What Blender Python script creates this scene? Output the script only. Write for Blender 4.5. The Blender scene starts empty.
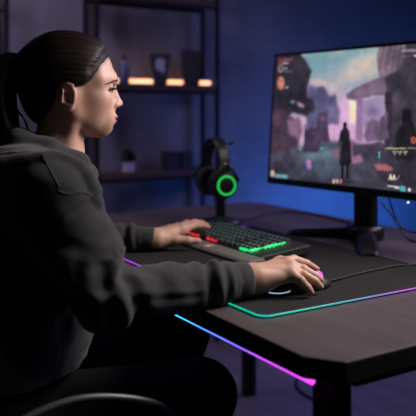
import bpy, bmesh, math, random
import numpy as np
from mathutils import Vector, Matrix, noise as mnoise

random.seed(7)
scene = bpy.context.scene
COL = scene.collection

# ------------------------------------------------------------------ camera axes (world: x = sitter's right, y = sitter's front)
CAM = np.array([.951, -.67, 1.115])
RGT = np.array([.526, .851, 0.0])
FWD = np.array([-.851, .526, 0.0])

def S2L(c):
    """sRGB 0-255 to linear."""
    out = []
    for v in c[:3]:
        v = v / 255.0
        out.append(v / 12.92 if v <= .04045 else ((v + .055) / 1.055) ** 2.4)
    return tuple(out)

# ------------------------------------------------------------------ materials
def mat(name, rgb, rough=.6, metal=0.0, spec=.5, emit=None, estr=0.0, sss=0.0):
    m = bpy.data.materials.new(name); m.use_nodes = True
    b = m.node_tree.nodes['Principled BSDF']
    b.inputs['Base Color'].default_value = (*rgb, 1)
    b.inputs['Roughness'].default_value = rough
    b.inputs['Metallic'].default_value = metal
    b.inputs['Specular IOR Level'].default_value = spec
    if emit:
        b.inputs['Emission Color'].default_value = (*emit, 1)
        b.inputs['Emission Strength'].default_value = estr
    if sss:
        b.inputs['Subsurface Weight'].default_value = sss
        b.inputs['Subsurface Radius'].default_value = (.012, .005, .003)
    return m

def bsdf(m): return m.node_tree.nodes['Principled BSDF']

def vary(m, c1, c2, scale=(10, 10, 10), detail=4, lo=.35, hi=.65, coord='Object'):
    nt = m.node_tree; N = nt.nodes; L = nt.links
    tc = N.new('ShaderNodeTexCoord'); mp = N.new('ShaderNodeMapping'); mp.inputs['Scale'].default_value = scale
    no = N.new('ShaderNodeTexNoise'); no.inputs['Detail'].default_value = detail; no.inputs['Scale'].default_value = 1
    rp = N.new('ShaderNodeValToRGB')
    rp.color_ramp.elements[0].position = lo; rp.color_ramp.elements[0].color = (*c1, 1)
    rp.color_ramp.elements[1].position = hi; rp.color_ramp.elements[1].color = (*c2, 1)
    L.new(tc.outputs[coord], mp.inputs['Vector']); L.new(mp.outputs[0], no.inputs['Vector'])
    L.new(no.outputs['Fac'], rp.inputs[0]); L.new(rp.outputs[0], bsdf(m).inputs['Base Color'])
    return m

def bump(m, scale=(200, 200, 200), strength=.2, dist=.001, detail=3, coord='Object'):
    nt = m.node_tree; N = nt.nodes; L = nt.links
    tc = N.new('ShaderNodeTexCoord'); mp = N.new('ShaderNodeMapping'); mp.inputs['Scale'].default_value = scale
    no = N.new('ShaderNodeTexNoise'); no.inputs['Detail'].default_value = detail; no.inputs['Scale'].default_value = 1
    bp = N.new('ShaderNodeBump'); bp.inputs['Strength'].default_value = strength; bp.inputs['Distance'].default_value = dist
    L.new(tc.outputs[coord], mp.inputs['Vector']); L.new(mp.outputs[0], no.inputs['Vector'])
    L.new(no.outputs['Fac'], bp.inputs['Height']); L.new(bp.outputs[0], bsdf(m).inputs['Normal'])
    return m

def attr_color(m, name='Col', emission=False):
    nt = m.node_tree
    a = nt.nodes.new('ShaderNodeAttribute'); a.attribute_name = name
    nt.links.new(a.outputs['Color'], bsdf(m).inputs['Emission Color' if emission else 'Base Color'])
    return m

# ------------------------------------------------------------------ objects
def empty(name, loc=(0, 0, 0), rz=0):
    o = bpy.data.objects.new(name, None); COL.objects.link(o)
    o.location = loc; o.rotation_euler = (0, 0, rz); o.empty_display_size = .05
    return o

def tag(o, label=None, cat=None, group=None, kind=None):
    if label: o['label'] = label
    if cat: o['category'] = cat
    if group: o['group'] = group
    if kind: o['kind'] = kind
    return o

def thing(name, label, cat, loc=(0, 0, 0), rz=0, group=None):
    return tag(empty(name, loc, rz), label, cat, group)

def link_mesh(name, me, m=None, parent=None, smooth=True, world=False):
    """world=True: vertices are in world space and the parent's offset is taken out."""
    o = bpy.data.objects.new(name, me); COL.objects.link(o)
    if m is not None:
        for k in (m if isinstance(m, (list, tuple)) else [m]): me.materials.append(k)
    if smooth:
        me.polygons.foreach_set('use_smooth', [True] * len(me.polygons))
    if parent is not None:
        o.parent = parent
        if world:
            mw = Matrix.LocRotScale(parent.location, parent.rotation_euler, None)
            p = parent.parent
            while p is not None:
                mw = Matrix.LocRotScale(p.location, p.rotation_euler, None) @ mw; p = p.parent
            me.transform(mw.inverted())
    return o

def bm_obj(name, bm, m=None, parent=None, smooth=False, world=False):
    me = bpy.data.meshes.new(name)
    bmesh.ops.recalc_face_normals(bm, faces=bm.faces[:])
    bm.to_mesh(me); bm.free()
    return link_mesh(name, me, m, parent, smooth, world)

def rbox(bm, c, s, bev=0.0, seg=2, rot=None, mi=0):
    """bevelled box centre c, full sizes s."""
    r = bmesh.ops.create_cube(bm, size=1.0)
    vs = r['verts']
    bmesh.ops.scale(bm, vec=s, verts=vs)
    fs = set(f for v in vs for f in v.link_faces)
    if bev > 0:
        es = list(set(e for v in vs for e in v.link_edges))
        rb = bmesh.ops.bevel(bm, geom=es, offset=bev, segments=seg, profile=.5, affect='EDGES')
        vs = list(set(v for f in rb['faces'] for v in f.verts) | set(v for v in vs if v.is_valid))
        fs = set(f for v in vs for f in v.link_faces)
    M = Matrix.Translation(c)
    if rot is not None: M = M @ (rot.to_4x4() if hasattr(rot, 'to_4x4') else rot)
    bmesh.ops.transform(bm, matrix=M, verts=vs)
    for f in fs: f.material_index = mi
    return vs

def box_obj(name, c, s, m, parent=None, bev=.002, seg=2, rot=None, smooth=False, world=False):
    bm = bmesh.new(); rbox(bm, c, s, bev, seg, rot)
    return bm_obj(name, bm, m, parent, smooth, world)

def tube(bm, pts, r, seg=10, closed=False, mi=0):
    P = [Vector(p) for p in pts]; n = len(P)
    rs = r if isinstance(r, (list, tuple)) else [r] * n
    rings = []; up = None
    for i in range(n):
        if closed: t = P[(i + 1) % n] - P[i - 1]
        else: t = P[min(i + 1, n - 1)] - P[max(i - 1, 0)]
        t.normalize()
        if up is None:
            up = Vector((0, 0, 1)) if abs(t.z) < .9 else Vector((1, 0, 0))
        a = (up - t * up.dot(t)).normalized(); b = t.cross(a); up = a
        rings.append([bm.verts.new(P[i] + (a * math.cos(2 * math.pi * k / seg) + b * math.sin(2 * math.pi * k / seg)) * rs[i]) for k in range(seg)])
    for i in range(n if closed else n - 1):
        A = rings[i]; B = rings[(i + 1) % n]
        for k in range(seg):
            f = bm.faces.new((A[k], A[(k + 1) % seg], B[(k + 1) % seg], B[k])); f.material_index = mi; f.smooth = True
    if not closed:
        for q in (rings[0], rings[-1]):
            f = bm.faces.new(q); f.material_index = mi

def lathe(bm, prof, seg=32, M=None, mi=0):
    """prof: (r, z) list; closed at the axis where r == 0."""
    rings = []; M = M or Matrix.Identity(4)
    for r, z in prof:
        if r < 1e-6: rings.append([bm.verts.new(M @ Vector((0, 0, z)))])
        else: rings.append([bm.verts.new(M @ Vector((r * math.cos(2 * math.pi * k / seg), r * math.sin(2 * math.pi * k / seg), z))) for k in range(seg)])
    for A, B in zip(rings, rings[1:]):
        for k in range(seg):
            k2 = (k + 1) % seg
            if len(A) == 1 and len(B) == 1: continue
            if len(A) == 1: f = bm.faces.new((A[0], B[k2], B[k]))
            elif len(B) == 1: f = bm.faces.new((A[k], A[k2], B[0]))
            else: f = bm.faces.new((A[k], A[k2], B[k2], B[k]))
            f.material_index = mi; f.smooth = True

def prism(bm, pts, z0, z1, mi=0):
    lo = [bm.verts.new((x, y, z0)) for x, y in pts]; hi = [bm.verts.new((x, y, z1)) for x, y in pts]
    n = len(pts)
    bm.faces.new(lo[::-1]).material_index = mi; bm.faces.new(hi).material_index = mi
    for i in range(n):
        bm.faces.new((lo[i], lo[(i + 1) % n], hi[(i + 1) % n], hi[i])).material_index = mi

def spline(pts, n=8):
    """Catmull-Rom through pts."""
    P = [np.array(p, float) for p in pts]; P = [2 * P[0] - P[1]] + P + [2 * P[-1] - P[-2]]
    out = []
    for i in range(1, len(P) - 2):
        for k in range(n):
            t = k / n
            out.append(.5 * ((2 * P[i]) + (P[i + 1] - P[i - 1]) * t + (2 * P[i - 1] - 5 * P[i] + 4 * P[i + 1] - P[i + 2]) * t * t + (-P[i - 1] + 3 * P[i] - 3 * P[i + 1] + P[i + 2]) * t ** 3))
    out.append(P[-2])
    return [tuple(p) for p in out]

def copy_thing(o, parent=None):
    c = o.copy(); COL.objects.link(c)
    if parent is not None: c.parent = parent
    for ch in list(o.children): copy_thing(ch, c)
    return c

# ------------------------------------------------------------------ implicit surfaces (smooth unions, sampled sparsely)
class Cap:
    def __init__(s, a, b, ra, rb=None):
        s.a = np.array(a, float); s.b = np.array(b, float); s.ra = ra; s.rb = ra if rb is None else rb
        s.bc = (s.a + s.b) / 2; s.br = np.linalg.norm(s.b - s.a) / 2 + max(s.ra, s.rb)
    def ev(s, P, c, r):
        ab = s.b - s.a; l = ab @ ab + 1e-12
        t = np.clip(((P - s.a) @ ab) / l, 0, 1)
        return np.linalg.norm(P - s.a - t[:, None] * ab, axis=1) - (s.ra + (s.rb - s.ra) * t)

class Ell:
    def __init__(s, c, r, M=None):
        s.c = np.array(c, float); s.r = np.array(r if hasattr(r, '__len__') else (r, r, r), float); s.M = M
        s.bc = s.c; s.br = s.r.max()
    def ev(s, P, c, r):
        q = P - s.c
        if s.M is not None: q = q @ s.M
        k0 = np.linalg.norm(q / s.r, axis=1); k1 = np.linalg.norm(q / s.r ** 2, axis=1)
        return k0 * (k0 - 1) / (k1 + 1e-9)

class Fn:
    def __init__(s, f, bc, br): s.f = f; s.bc = np.array(bc, float); s.br = br
    def ev(s, P, c, r): return s.f(P)

def smin(a, b, k):
    if k <= 0: return np.minimum(a, b)
    h = np.clip(.5 + .5 * (b - a) / k, 0, 1)
    return b + (a - b) * h - k * h * (1 - h)

class U:
    def __init__(s, k, *ch):
        s.k = k; s.ch = ch
        lo = np.min([q.bc - q.br for q in ch], axis=0); hi = np.max([q.bc + q.br for q in ch], axis=0)
        s.bc = (lo + hi) / 2; s.br = max(np.linalg.norm(q.bc - s.bc) + q.br for q in ch)
    def ev(s, P, c, r):
        d = None
        for q in s.ch:
            if np.linalg.norm(c - q.bc) - q.br > r + .05: continue
            e = q.ev(P, c, r); d = e if d is None else smin(d, e, s.k)
        return np.full(len(P), .3) if d is None else d

class Sub:
    def __init__(s, k, a, *bs): s.k = k; s.a = a; s.bs = bs; s.bc = a.bc; s.br = a.br
    def ev(s, P, c, r):
        d = s.a.ev(P, c, r)
        for b in s.bs:
            if np.linalg.norm(c - b.bc) - b.br > r + .05: continue
            d = -smin(-d, b.ev(P, c, r), s.k)
        return d

class Int:
    def __init__(s, k, a, b): s.k = k; s.a = a; s.b = b; s.bc = a.bc; s.br = a.br
    def ev(s, P, c, r): return -smin(-s.a.ev(P, c, r), -s.b.ev(P, c, r), s.k)

def surface(name, node, h, pad=.02, nb=14):
    """naive surface nets over the blocks that the surface passes through -> mesh in world space."""
    lo = node.bc - node.br - pad
    cnt = np.ceil((2 * (node.br + pad)) / (h * nb)).astype(int)
    cnt = int(cnt)
    half = h * nb * .5; rad = half * math.sqrt(3)
    g = np.arange(nb + 1); GX, GY, GZ = np.meshgrid(g, g, g, indexing='ij')
    base = np.stack([GX, GY, GZ], -1).reshape(-1, 3)
    B = 1 << 20
    keys = []; verts = []; edges = [[], [], []]; flips = [[], [], []]
    def key(i): return (i[..., 0] * B + i[..., 1]) * B + i[..., 2]
    # hierarchical cull: super blocks first
    sup = 4
    act = []
    ns = -(-cnt // sup)
    for X in range(ns):
        for Y in range(ns):
            for Z in range(ns):
                cs = lo + (np.array([X, Y, Z]) + .5) * h * nb * sup
                rs = rad * sup
                d = node.ev(cs[None], cs, rs)[0]
                if abs(d) > rs * 1.6 + .02: continue
                for x in range(sup):
                    for y in range(sup):
                        for z in range(sup):
                            act.append((X * sup + x, Y * sup + y, Z * sup + z))
    for b in act:
        b = np.array(b); cc = lo + (b + .5) * h * nb
        d = node.ev(cc[None], cc, rad)[0]
        if abs(d) > rad * 1.7 + .004: continue
        idx = base + b * nb
        F = node.ev(lo + idx * h, cc, rad).reshape(nb + 1, nb + 1, nb + 1)
        if F.min() > 0 or F.max() < 0: continue
        I = F < 0
        # cells
        s = np.zeros((nb, nb, nb), int)
        for dx in (0, 1):
            for dy in (0, 1):
                for dz in (0, 1):
                    s += I[dx:dx + nb, dy:dy + nb, dz:dz + nb]
        cells = np.argwhere((s > 0) & (s < 8))
        if len(cells):
            acc = np.zeros((len(cells), 3)); n = np.zeros(len(cells))
            for ax in range(3):
                o1, o2 = [q for q in range(3) if q != ax]
                for u in (0, 1):
                    for v in (0, 1):
                        p = cells.copy(); p[:, o1] += u; p[:, o2] += v
                        q = p.copy(); q[:, ax] += 1
                        fa = F[p[:, 0], p[:, 1], p[:, 2]]; fb = F[q[:, 0], q[:, 1], q[:, 2]]
                        mk = (fa < 0) != (fb < 0)
                        t = np.where(mk, fa / np.where(mk, fa - fb, 1), 0)
                        pt = p.astype(float); pt[:, ax] += t
                        acc[mk] += pt[mk]; n[mk] += 1
            verts.append(lo + (acc / n[:, None] + b * nb) * h)
            keys.append(key(cells + b * nb))
        for ax in range(3):
            sl = [slice(0, nb)] * 3; s2 = list(sl); s2[ax] = slice(1, nb + 1)
            a = I[tuple(sl)]; c2 = I[tuple(s2)]
            e = np.argwhere(a != c2)
            if len(e):
                edges[ax].append(e + b * nb); flips[ax].append(a[e[:, 0], e[:, 1], e[:, 2]])
    K = np.concatenate(keys); V = np.concatenate(verts)
    order = np.argsort(K); K = K[order]; V = V[order]
    quads = []
    for ax in range(3):
        if not edges[ax]: continue
        E = np.concatenate(edges[ax]); Fp = np.concatenate(flips[ax])
        o1, o2 = [(1, 2), (2, 0), (0, 1)][ax]
        ids = []; ok = np.ones(len(E), bool)
        for u, v in ((1, 1), (0, 1), (0, 0), (1, 0)):
            p = E.copy(); p[:, o1] -= u; p[:, o2] -= v
            kk = key(p); j = np.clip(np.searchsorted(K, kk), 0, len(K) - 1)
            ok &= K[j] == kk; ids.append(j)
        Q = np.stack(ids, 1)
        Q[~Fp] = Q[~Fp][:, ::-1]
        quads.append(Q[ok])
    Q = np.concatenate(quads)
    me = bpy.data.meshes.new(name)
    me.vertices.add(len(V)); me.vertices.foreach_set('co', V.astype(np.float32).ravel())
    me.loops.add(len(Q) * 4); me.loops.foreach_set('vertex_index', Q.astype(np.int32).ravel())
    me.polygons.add(len(Q)); me.polygons.foreach_set('loop_start', np.arange(0, len(Q) * 4, 4, dtype=np.int32))
    me.update(calc_edges=True); me.validate()
    return me

def verts_of(me):
    a = np.empty(len(me.vertices) * 3, np.float32); me.vertices.foreach_get('co', a); return a.reshape(-1, 3).astype(float)
def normals_of(me):
    a = np.empty(len(me.vertices) * 3, np.float32); me.vertices.foreach_get('normal', a); return a.reshape(-1, 3).astype(float)
def set_verts(me, V):
    me.vertices.foreach_set('co', V.astype(np.float32).ravel()); me.update()
def relax(me, n=2, w=.5):
    V = verts_of(me); E = np.empty(len(me.edges) * 2, np.int32); me.edges.foreach_get('vertices', E); E = E.reshape(-1, 2)
    deg = np.bincount(E.ravel(), minlength=len(V)).astype(float)[:, None]
    for _ in range(n):
        S = np.zeros_like(V); np.add.at(S, E[:, 0], V[E[:, 1]]); np.add.at(S, E[:, 1], V[E[:, 0]])
        V = V + w * (S / np.maximum(deg, 1) - V)
    set_verts(me, V)
def set_color(me, colors, name='Col'):
    a = me.color_attributes.new(name, 'FLOAT_COLOR', 'POINT')
    c = np.ones((len(me.vertices), 4), np.float32); c[:, :3] = colors
    a.data.foreach_set('color', c.ravel())
# ================================================================== setting
DESK_Z = .75
m_wall = mat('wall_paint', (.30, .30, .32), .75, spec=.25)
def wall_nodes(m):
    nt = m.node_tree; N = nt.nodes; L = nt.links
    tc = N.new('ShaderNodeTexCoord'); mp = N.new('ShaderNodeMapping')
    mp.inputs['Rotation'].default_value = (0, 0, 0)
    br = N.new('ShaderNodeTexBrick'); br.inputs['Scale'].default_value = 1
    br.inputs['Brick Width'].default_value = .24; br.inputs['Row Height'].default_value = .075; br.inputs['Mortar Size'].default_value = .006
    br.inputs['Color1'].default_value = (.29, .29, .31, 1); br.inputs['Color2'].default_value = (.275, .275, .295, 1); br.inputs['Mortar'].default_value = (.262, .262, .28, 1)
    no = N.new('ShaderNodeTexNoise'); no.inputs['Scale'].default_value = 3.5; no.inputs['Detail'].default_value = 6
    mx = N.new('ShaderNodeMixRGB'); mx.blend_type = 'MULTIPLY'; mx.inputs[0].default_value = .45
    L.new(tc.outputs['UV'], mp.inputs[0]); L.new(mp.outputs[0], br.inputs['Vector']); L.new(tc.outputs['UV'], no.inputs['Vector'])
    L.new(br.outputs['Color'], mx.inputs[1]); L.new(no.outputs['Fac'], mx.inputs[2]); L.new(mx.outputs[0], bsdf(m).inputs['Base Color'])
    bp = N.new('ShaderNodeBump'); bp.inputs['Strength'].default_value = .16; bp.inputs['Distance'].default_value = .006; bp.invert = True
    L.new(br.outputs['Fac'], bp.inputs['Height']); L.new(bp.outputs[0], bsdf(m).inputs['Normal'])
wall_nodes(m_wall)

def slab_wall(name, c, s, m, ax):
    o = box_obj(name, c, s, m, bev=0)
    uv = o.data.uv_layers.new(name='UVMap')
    for l in o.data.loops:
        v = o.data.vertices[l.vertex_index].co
        uv.data[l.index].uv = (v[ax], v.z)
    o['kind'] = 'structure'
    return o
slab_wall('wall_back', (-2.16, .6, 1.3), (.12, 6.2, 2.6), m_wall, 1)
slab_wall('wall_right', (.45, 3.64, 1.3), (5.1, .12, 2.6), m_wall, 0)
m_floor = vary(mat('floor_boards', (.10, .09, .10), .45), (.13, .115, .13), (.19, .17, .185), (2, 14, 2))
f = box_obj('floor', (.45, .6, -.05), (5.3, 6.2, .1), m_floor, bev=0); f['kind'] = 'structure'
m_base = mat('baseboard_paint', (.06, .06, .07), .5)
o = box_obj('baseboard_back', (-2.09, .6, .05), (.02, 6.1, .1), m_base, bev=.003); o['kind'] = 'structure'
o = box_obj('baseboard_right', (.45, 3.57, .05), (5.0, .02, .1), m_base, bev=.003); o['kind'] = 'structure'

# ================================================================== shelving
m_post = mat('shelf_metal', (.02, .02, .025), .5, .6)
m_shelf = vary(mat('shelf_wood', (.08, .05, .04), .55), (.05, .032, .028), (.10, .062, .05), (6, 1.2, 6))
SX0, SX1 = -2.07, -1.91
def shelving(label, y0, y1, boards, zt, posts=True):
    t = thing('shelving_unit', label, 'shelf', ((SX0 + SX1) / 2, (y0 + y1) / 2, 0))
    for x in (SX0 + .012, SX1 - .012):
        for y in (y0 + .012, y1 - .012):
            box_obj('post', (x, y, zt / 2), (.019, .019, zt), m_post, t, bev=.002, world=True)
    for z in boards:
        box_obj('shelf_board', ((SX0 + SX1) / 2, (y0 + y1) / 2, z - .014), (SX1 - SX0 - .004, y1 - y0 - .05, .028), m_shelf, t, bev=.002, world=True)
        bm = bmesh.new()
        for x in (SX0 + .012, SX1 - .012): rbox(bm, (x, (y0 + y1) / 2, z - .035), (.018, y1 - y0 - .048, .014), .001)
        bm_obj('cross_rail', bm, m_post, t, world=True)
    return t
Z_TOP, Z_MID, Z_LOW, Z_FLR = 1.652, 1.244, .842, .43
shelving('dark metal and wood shelving unit holding the light bar and the small plant', .52, 1.17, (Z_TOP, Z_MID, Z_LOW, Z_FLR), 2.05)
shelving('dark shelving unit behind the ponytail, empty where it shows', -.60, .147, (1.56, .95, .4), 2.05)

# things on the shelves
m_bar = mat('warm_tube', (1, .8, .6), .4, emit=(1.0, .50, .24), estr=2.0)
bm = bmesh.new(); tube(bm, [(-1.985, .60, Z_MID + .014), (-1.985, 1.155, Z_MID + .014)], .0095, 14)
o = bm_obj('shelf_light_bar', bm, m_bar); tag(o, 'glowing warm white light bar lying along the middle shelf behind the vase and the pots', 'light')

def on_shelf(px, d_off=0.0, x=-1.945):
    """y on the shelf where the camera's pixel column px meets the vertical plane at this x."""
    s = (px - 208) / 700.0
    # right = s * depth
    # right = RGT.(p-C), depth = FWD.(p-C)
    dx = x - CAM[0]
    # RGT0*dx + RGT1*dy = s*(FWD0*dx + FWD1*dy)
    dy = (s * FWD[0] * dx - RGT[0] * dx) / (RGT[1] - s * FWD[1])
    return CAM[1] + dy

m_dark = mat('dark_ceramic', (.035, .035, .045), .45)
m_print = mat('white_print', (.36, .38, .46), .6)
# mug-like pot with a pale print
y = on_shelf(159.5)
t = thing('plant_pot', 'squarish black pot with a pale blotchy print, empty, on the lit shelf', 'pot', (-1.94, y, Z_MID))
bm = bmesh.new()
prof = [(0, 0), (.024, 0), (.028, .004), (.041, .135), (.042, .14), (.038, .14), (.026, .02), (0, .015)]
lathe(bm, prof, 4, Matrix.Rotation(math.radians(45 - 24), 4, 'Z') @ Matrix.Scale(1.6, 4, (1, 0, 0)) @ Matrix.Scale(1.6, 4, (0, 1, 0)))
for ff in bm.faces: ff.smooth = False
pot = bm_obj('pot_body', bm, m_dark, t)
bm = bmesh.new()
blot = [(u * 1.4, v) for u, v in [(-.016, .068), (-.004, .062), (.006, .05), (.014, .058), (.016, .074), (.009, .083), (.016, .095), (.012, .112), (-.002, .118), (-.014, .112), (-.017, .092)]]
rot = Matrix.Rotation(math.radians(-24), 3, 'Z')
lo = []; hi = []
for (u, v) in blot:
    dd = (.028 + (v - .004) * (.013 / .131)) * 1.6 * .7071
    lo.append(bm.verts.new(rot @ Vector((dd + .0004, u, v)))); hi.append(bm.verts.new(rot @ Vector((dd + .0014, u, v))))
bm.faces.new(hi); bm.faces.new(lo[::-1])
for i in range(len(lo)): bm.faces.new((lo[i], lo[(i + 1) % len(lo)], hi[(i + 1) % len(lo)], hi[i]))
bm_obj('pale_print', bm, m_print, t)
# tall vase
y = on_shelf(191)
t = thing('vase', 'tall plain dark tapered vase at the right end of the lit shelf', 'vase', (-1.945, y, Z_MID))
bm = bmesh.new()
lathe(bm, [(0, 0), (.030, 0), (.034, .004), (.042, .158), (.043, .163), (.039, .163), (.032, .02), (0, .015)], 4, Matrix.Rotation(math.radians(45 - 24), 4, 'Z') @ Matrix.Scale(1.55, 4, (1, 0, 0)) @ Matrix.Scale(1.55, 4, (0, 1, 0)))
for ff in bm.faces: ff.smooth = False
bm_obj('vase_body', bm, m_dark, t)
# figurine bottle by the face
y = on_shelf(124)
t = thing('bottle', 'small bluish glass bottle on the lit shelf, nearest the person\'s forehead', 'bottle', (-1.945, y, Z_MID))
m_glass = mat('blue_grey_glass', (.10, .11, .17), .2)
bm = bmesh.new(); lathe(bm, [(0, 0), (.022, 0), (.025, .006), (.025, .075), (.018, .095), (.010, .105), (.010, .118), (0, .118)], 24)
bm_obj('bottle_body', bm, m_glass, t)
bm = bmesh.new(); lathe(bm, [(.0105, .110), (.0125, .110), (.0125, .128), (0, .130)], 20); bm_obj('stopper', bm, m_dark, t)
# potted plant
y = on_shelf(128.5)
t = thing('potted_plant', 'tiny round dark plant in a pale grey square pot on the lower shelf', 'plant', (-1.945, y, Z_LOW))
bm = bmesh.new()
rbox(bm, (0, 0, .022), (.042, .044, .044), .004)
bm_obj('pot', bm, mat('pale_pot', (.50, .48, .52), .6), t, smooth=False)
bm = bmesh.new()
for k in range(420):
    u = random.uniform(-.5, 1); th = random.uniform(0, 2 * math.pi); q = math.sqrt(max(0, 1 - u * u))
    d = Vector((q * math.cos(th), q * math.sin(th), u)); p = Vector((0, 0, .070)) + d * .026
    a = d.orthogonal().normalized(); b = d.cross(a)
    a2 = a * math.cos(th) + b * math.sin(th); b2 = d.cross(a2)
    L = .011; w = .004
    vs = [bm.verts.new(p), bm.verts.new(p + d * L * .5 + a2 * w), bm.verts.new(p + d * L + b2 * .004), bm.verts.new(p + d * L * .5 - a2 * w)]
    bm.faces.new(vs)
lathe(bm, [(0, .048), (.018, .048), (.028, .070), (.019, .091), (0, .098)], 16)
bm_obj('foliage', bm, mat('dark_leaf', (.03, .045, .03), .6), t)
# two small boxes on the lower shelf
m_bx = mat('storage_box', (.022, .022, .034), .55)
for (pa, pb, hh, lab) in ((165, 177, .088, 'small dark box on the lower shelf, the one nearer the potted plant'), (179, 190, .086, 'small dark bluish box on the lower shelf, the one farther from the potted plant')):
    ya, yb = on_shelf(pa), on_shelf(pb)
    t = thing('storage_box', lab, 'box', (-1.95, (ya + yb) / 2, Z_LOW))
    box_obj('box_body', (0, 0, hh * .42), (.07, yb - ya, hh * .84), m_bx, t, bev=.003)
    box_obj('lid', (0, 0, hh * .92), (.074, yb - ya + .004, hh * .16), m_bx, t, bev=.003)
# ================================================================== desk
m_top = mat('desk_laminate', (.11, .095, .10), .42, spec=.45)
vary(m_top, (.071, .055, .055), (.094, .075, .074), (7, 38, 7), 5, .3, .7)
m_blk = mat('black_metal', (.012, .012, .014), .45, .3)
m_edge = mat('desk_edge', (.012, .012, .013), .6)
XR, XL, YF, YB = .188, -1.38, 0.0, .995
desk = thing('desk', 'dark wood-topped desk with black edges and legs under the monitor and keyboard', 'desk', ((XR + XL) / 2, .5, 0))
bm = bmesh.new()
out = [(XR, YF + .038), (XR, YB - .042), (XR - .055, YB), (XL + .055, YB), (XL, YB - .042), (XL, YF + .042), (XL + .055, YF), (XR - .052, YF)]
lo = [bm.verts.new((x, y, DESK_Z - .034)) for x, y in out]; hi = [bm.verts.new((x, y, DESK_Z)) for x, y in out]
bm.faces.new(lo[::-1]).material_index = 1; bm.faces.new(hi).material_index = 0
for i in range(8): bm.faces.new((lo[i], lo[(i + 1) % 8], hi[(i + 1) % 8], hi[i])).material_index = 1
top = bm_obj('tabletop', bm, [m_top, m_edge], desk, world=True)
bv = top.modifiers.new('soft', 'BEVEL'); bv.width = .0022; bv.segments = 2; bv.material = 1; bv.limit_method = 'ANGLE'
for x, y in ((XR - .066, .070), (XR - .065, YB - .075), (XL + .065, .075), (XL + .065, YB - .075)):
    bm = bmesh.new(); rbox(bm, (x, y, (DESK_Z - .034) / 2), (.044, .044, DESK_Z - .034), .003)
    l = bm_obj('leg', bm, m_blk, desk, world=True)
bm = bmesh.new()
for y in (.075, YB - .075): rbox(bm, ((XL + XR) / 2, y, DESK_Z - .051), (XR - XL - .19, .03, .034), .002)
for x in (XR - .065, XL + .065): rbox(bm, (x, .5, DESK_Z - .051), (.03, .79, .034), .002)
bm_obj('under_frame', bm, m_blk, desk, world=True)

def glow_ramp_mat(name, axis, stops, strength):
    """emission colour running along the object's own axis (metres, object space)."""
    m = mat(name, (.02, .02, .02), .5, emit=(1, 1, 1), estr=strength)
    nt = m.node_tree; N = nt.nodes; L = nt.links
    tc = N.new('ShaderNodeTexCoord'); sp = N.new('ShaderNodeSeparateXYZ'); mr = N.new('ShaderNodeMapRange'); rp = N.new('ShaderNodeValToRGB')
    a, b = stops[0][0], stops[-1][0]
    mr.inputs['From Min'].default_value = a; mr.inputs['From Max'].default_value = b
    L.new(tc.outputs['Object'], sp.inputs[0]); L.new(sp.outputs[axis], mr.inputs[0]); L.new(mr.outputs[0], rp.inputs[0])
    els = rp.color_ramp.elements
    while len(els) < len(stops): els.new(.5)
    for e, (p, c) in zip(els, stops): e.position = (p - a) / (b - a); e.color = (*c, 1)
    L.new(rp.outputs[0], bsdf(m).inputs['Emission Color'])
    return m
cx = (XR + XL) / 2
st = [(XL - cx, (.35, .1, 1)), (-.75 - cx, (.6, .05, 1)), (-.45 - cx, (.03, .3, 1)), (-.30 - cx, (.02, .55, 1)), (-.17 - cx, (.05, .25, 1)), (-.05 - cx, (.16, .10, 1)), (.04 - cx, (.55, .05, .9)), (XR - cx, (.9, .06, .85))]
bm = bmesh.new(); tube(bm, [(XL + .06, YF + .009, DESK_Z - .0375), (XR - .043, YF + .012, DESK_Z - .0375)], .0044, 10)
tag(bm_obj('edge_light_strip', bm, glow_ramp_mat('edge_glow', 0, st, 2.2), desk, world=True), 'glowing blue to pink light strip under the front edge')

# ================================================================== desk mat
MX0, MX1, MY0, MY1 = -.86, -.045, .058, .61
matt = thing('desk_mat', 'large black cloth desk mat with a coloured light edge under keyboard and mouse', 'mat', ((MX0 + MX1) / 2, (MY0 + MY1) / 2, DESK_Z))
def rrect(x0, x1, y0, y1, r, n=8):
    P = []
    for cx_, cy_, a0 in ((x1 - r, y1 - r, 0), (x0 + r, y1 - r, 90), (x0 + r, y0 + r, 180), (x1 - r, y0 + r, 270)):
        for k in range(n + 1):
            a = math.radians(a0 + 90 * k / n); P.append((cx_ + r * math.cos(a), cy_ + r * math.sin(a)))
    return P
bm = bmesh.new(); prism(bm, rrect(MX0, MX1, MY0, MY1, .022), DESK_Z, DESK_Z + .004)
m_cloth = bump(mat('mat_cloth', (.017, .017, .0185), .85, spec=.2), (900, 900, 900), .3, .0006)
bm_obj('mat_cloth', bm, m_cloth, matt, world=True)
RR0 = rrect(MX0, MX1, MY0, MY1, .022); RR = []
for i_, a_ in enumerate(RR0):
    b_ = RR0[(i_ + 1) % len(RR0)]; n_ = max(1, int(math.dist(a_, b_) / .012))
    RR += [(a_[0] + (b_[0] - a_[0]) * k_ / n_, a_[1] + (b_[1] - a_[1]) * k_ / n_) for k_ in range(n_)]
bm = bmesh.new(); tube(bm, [(x, y, DESK_Z + .0040) for x, y in RR], .0017, 8, closed=True)
me_o = bm_obj('light_edge', bm, None, matt, world=True)
vv = verts_of(me_o.data); wx = vv[:, 0] + (MX0 + MX1) / 2; wy = vv[:, 1] + (MY0 + MY1) / 2
def ramp(t, stops):
    t = np.asarray(t, float); P = [s[0] for s in stops]
    return np.stack([np.interp(t, P, [s[1][k] for s in stops]) for k in range(3)], -1)
front = ramp(wx, [(-.86, (.3, .05, 1)), (-.62, (.55, .06, .9)), (-.5, (.45, .1, .95)), (-.32, (.02, .6, .35)), (-.15, (.0, .65, .35)), (-.06, (.0, .7, .55)), (-.04, (.0, .6, .62))])
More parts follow.
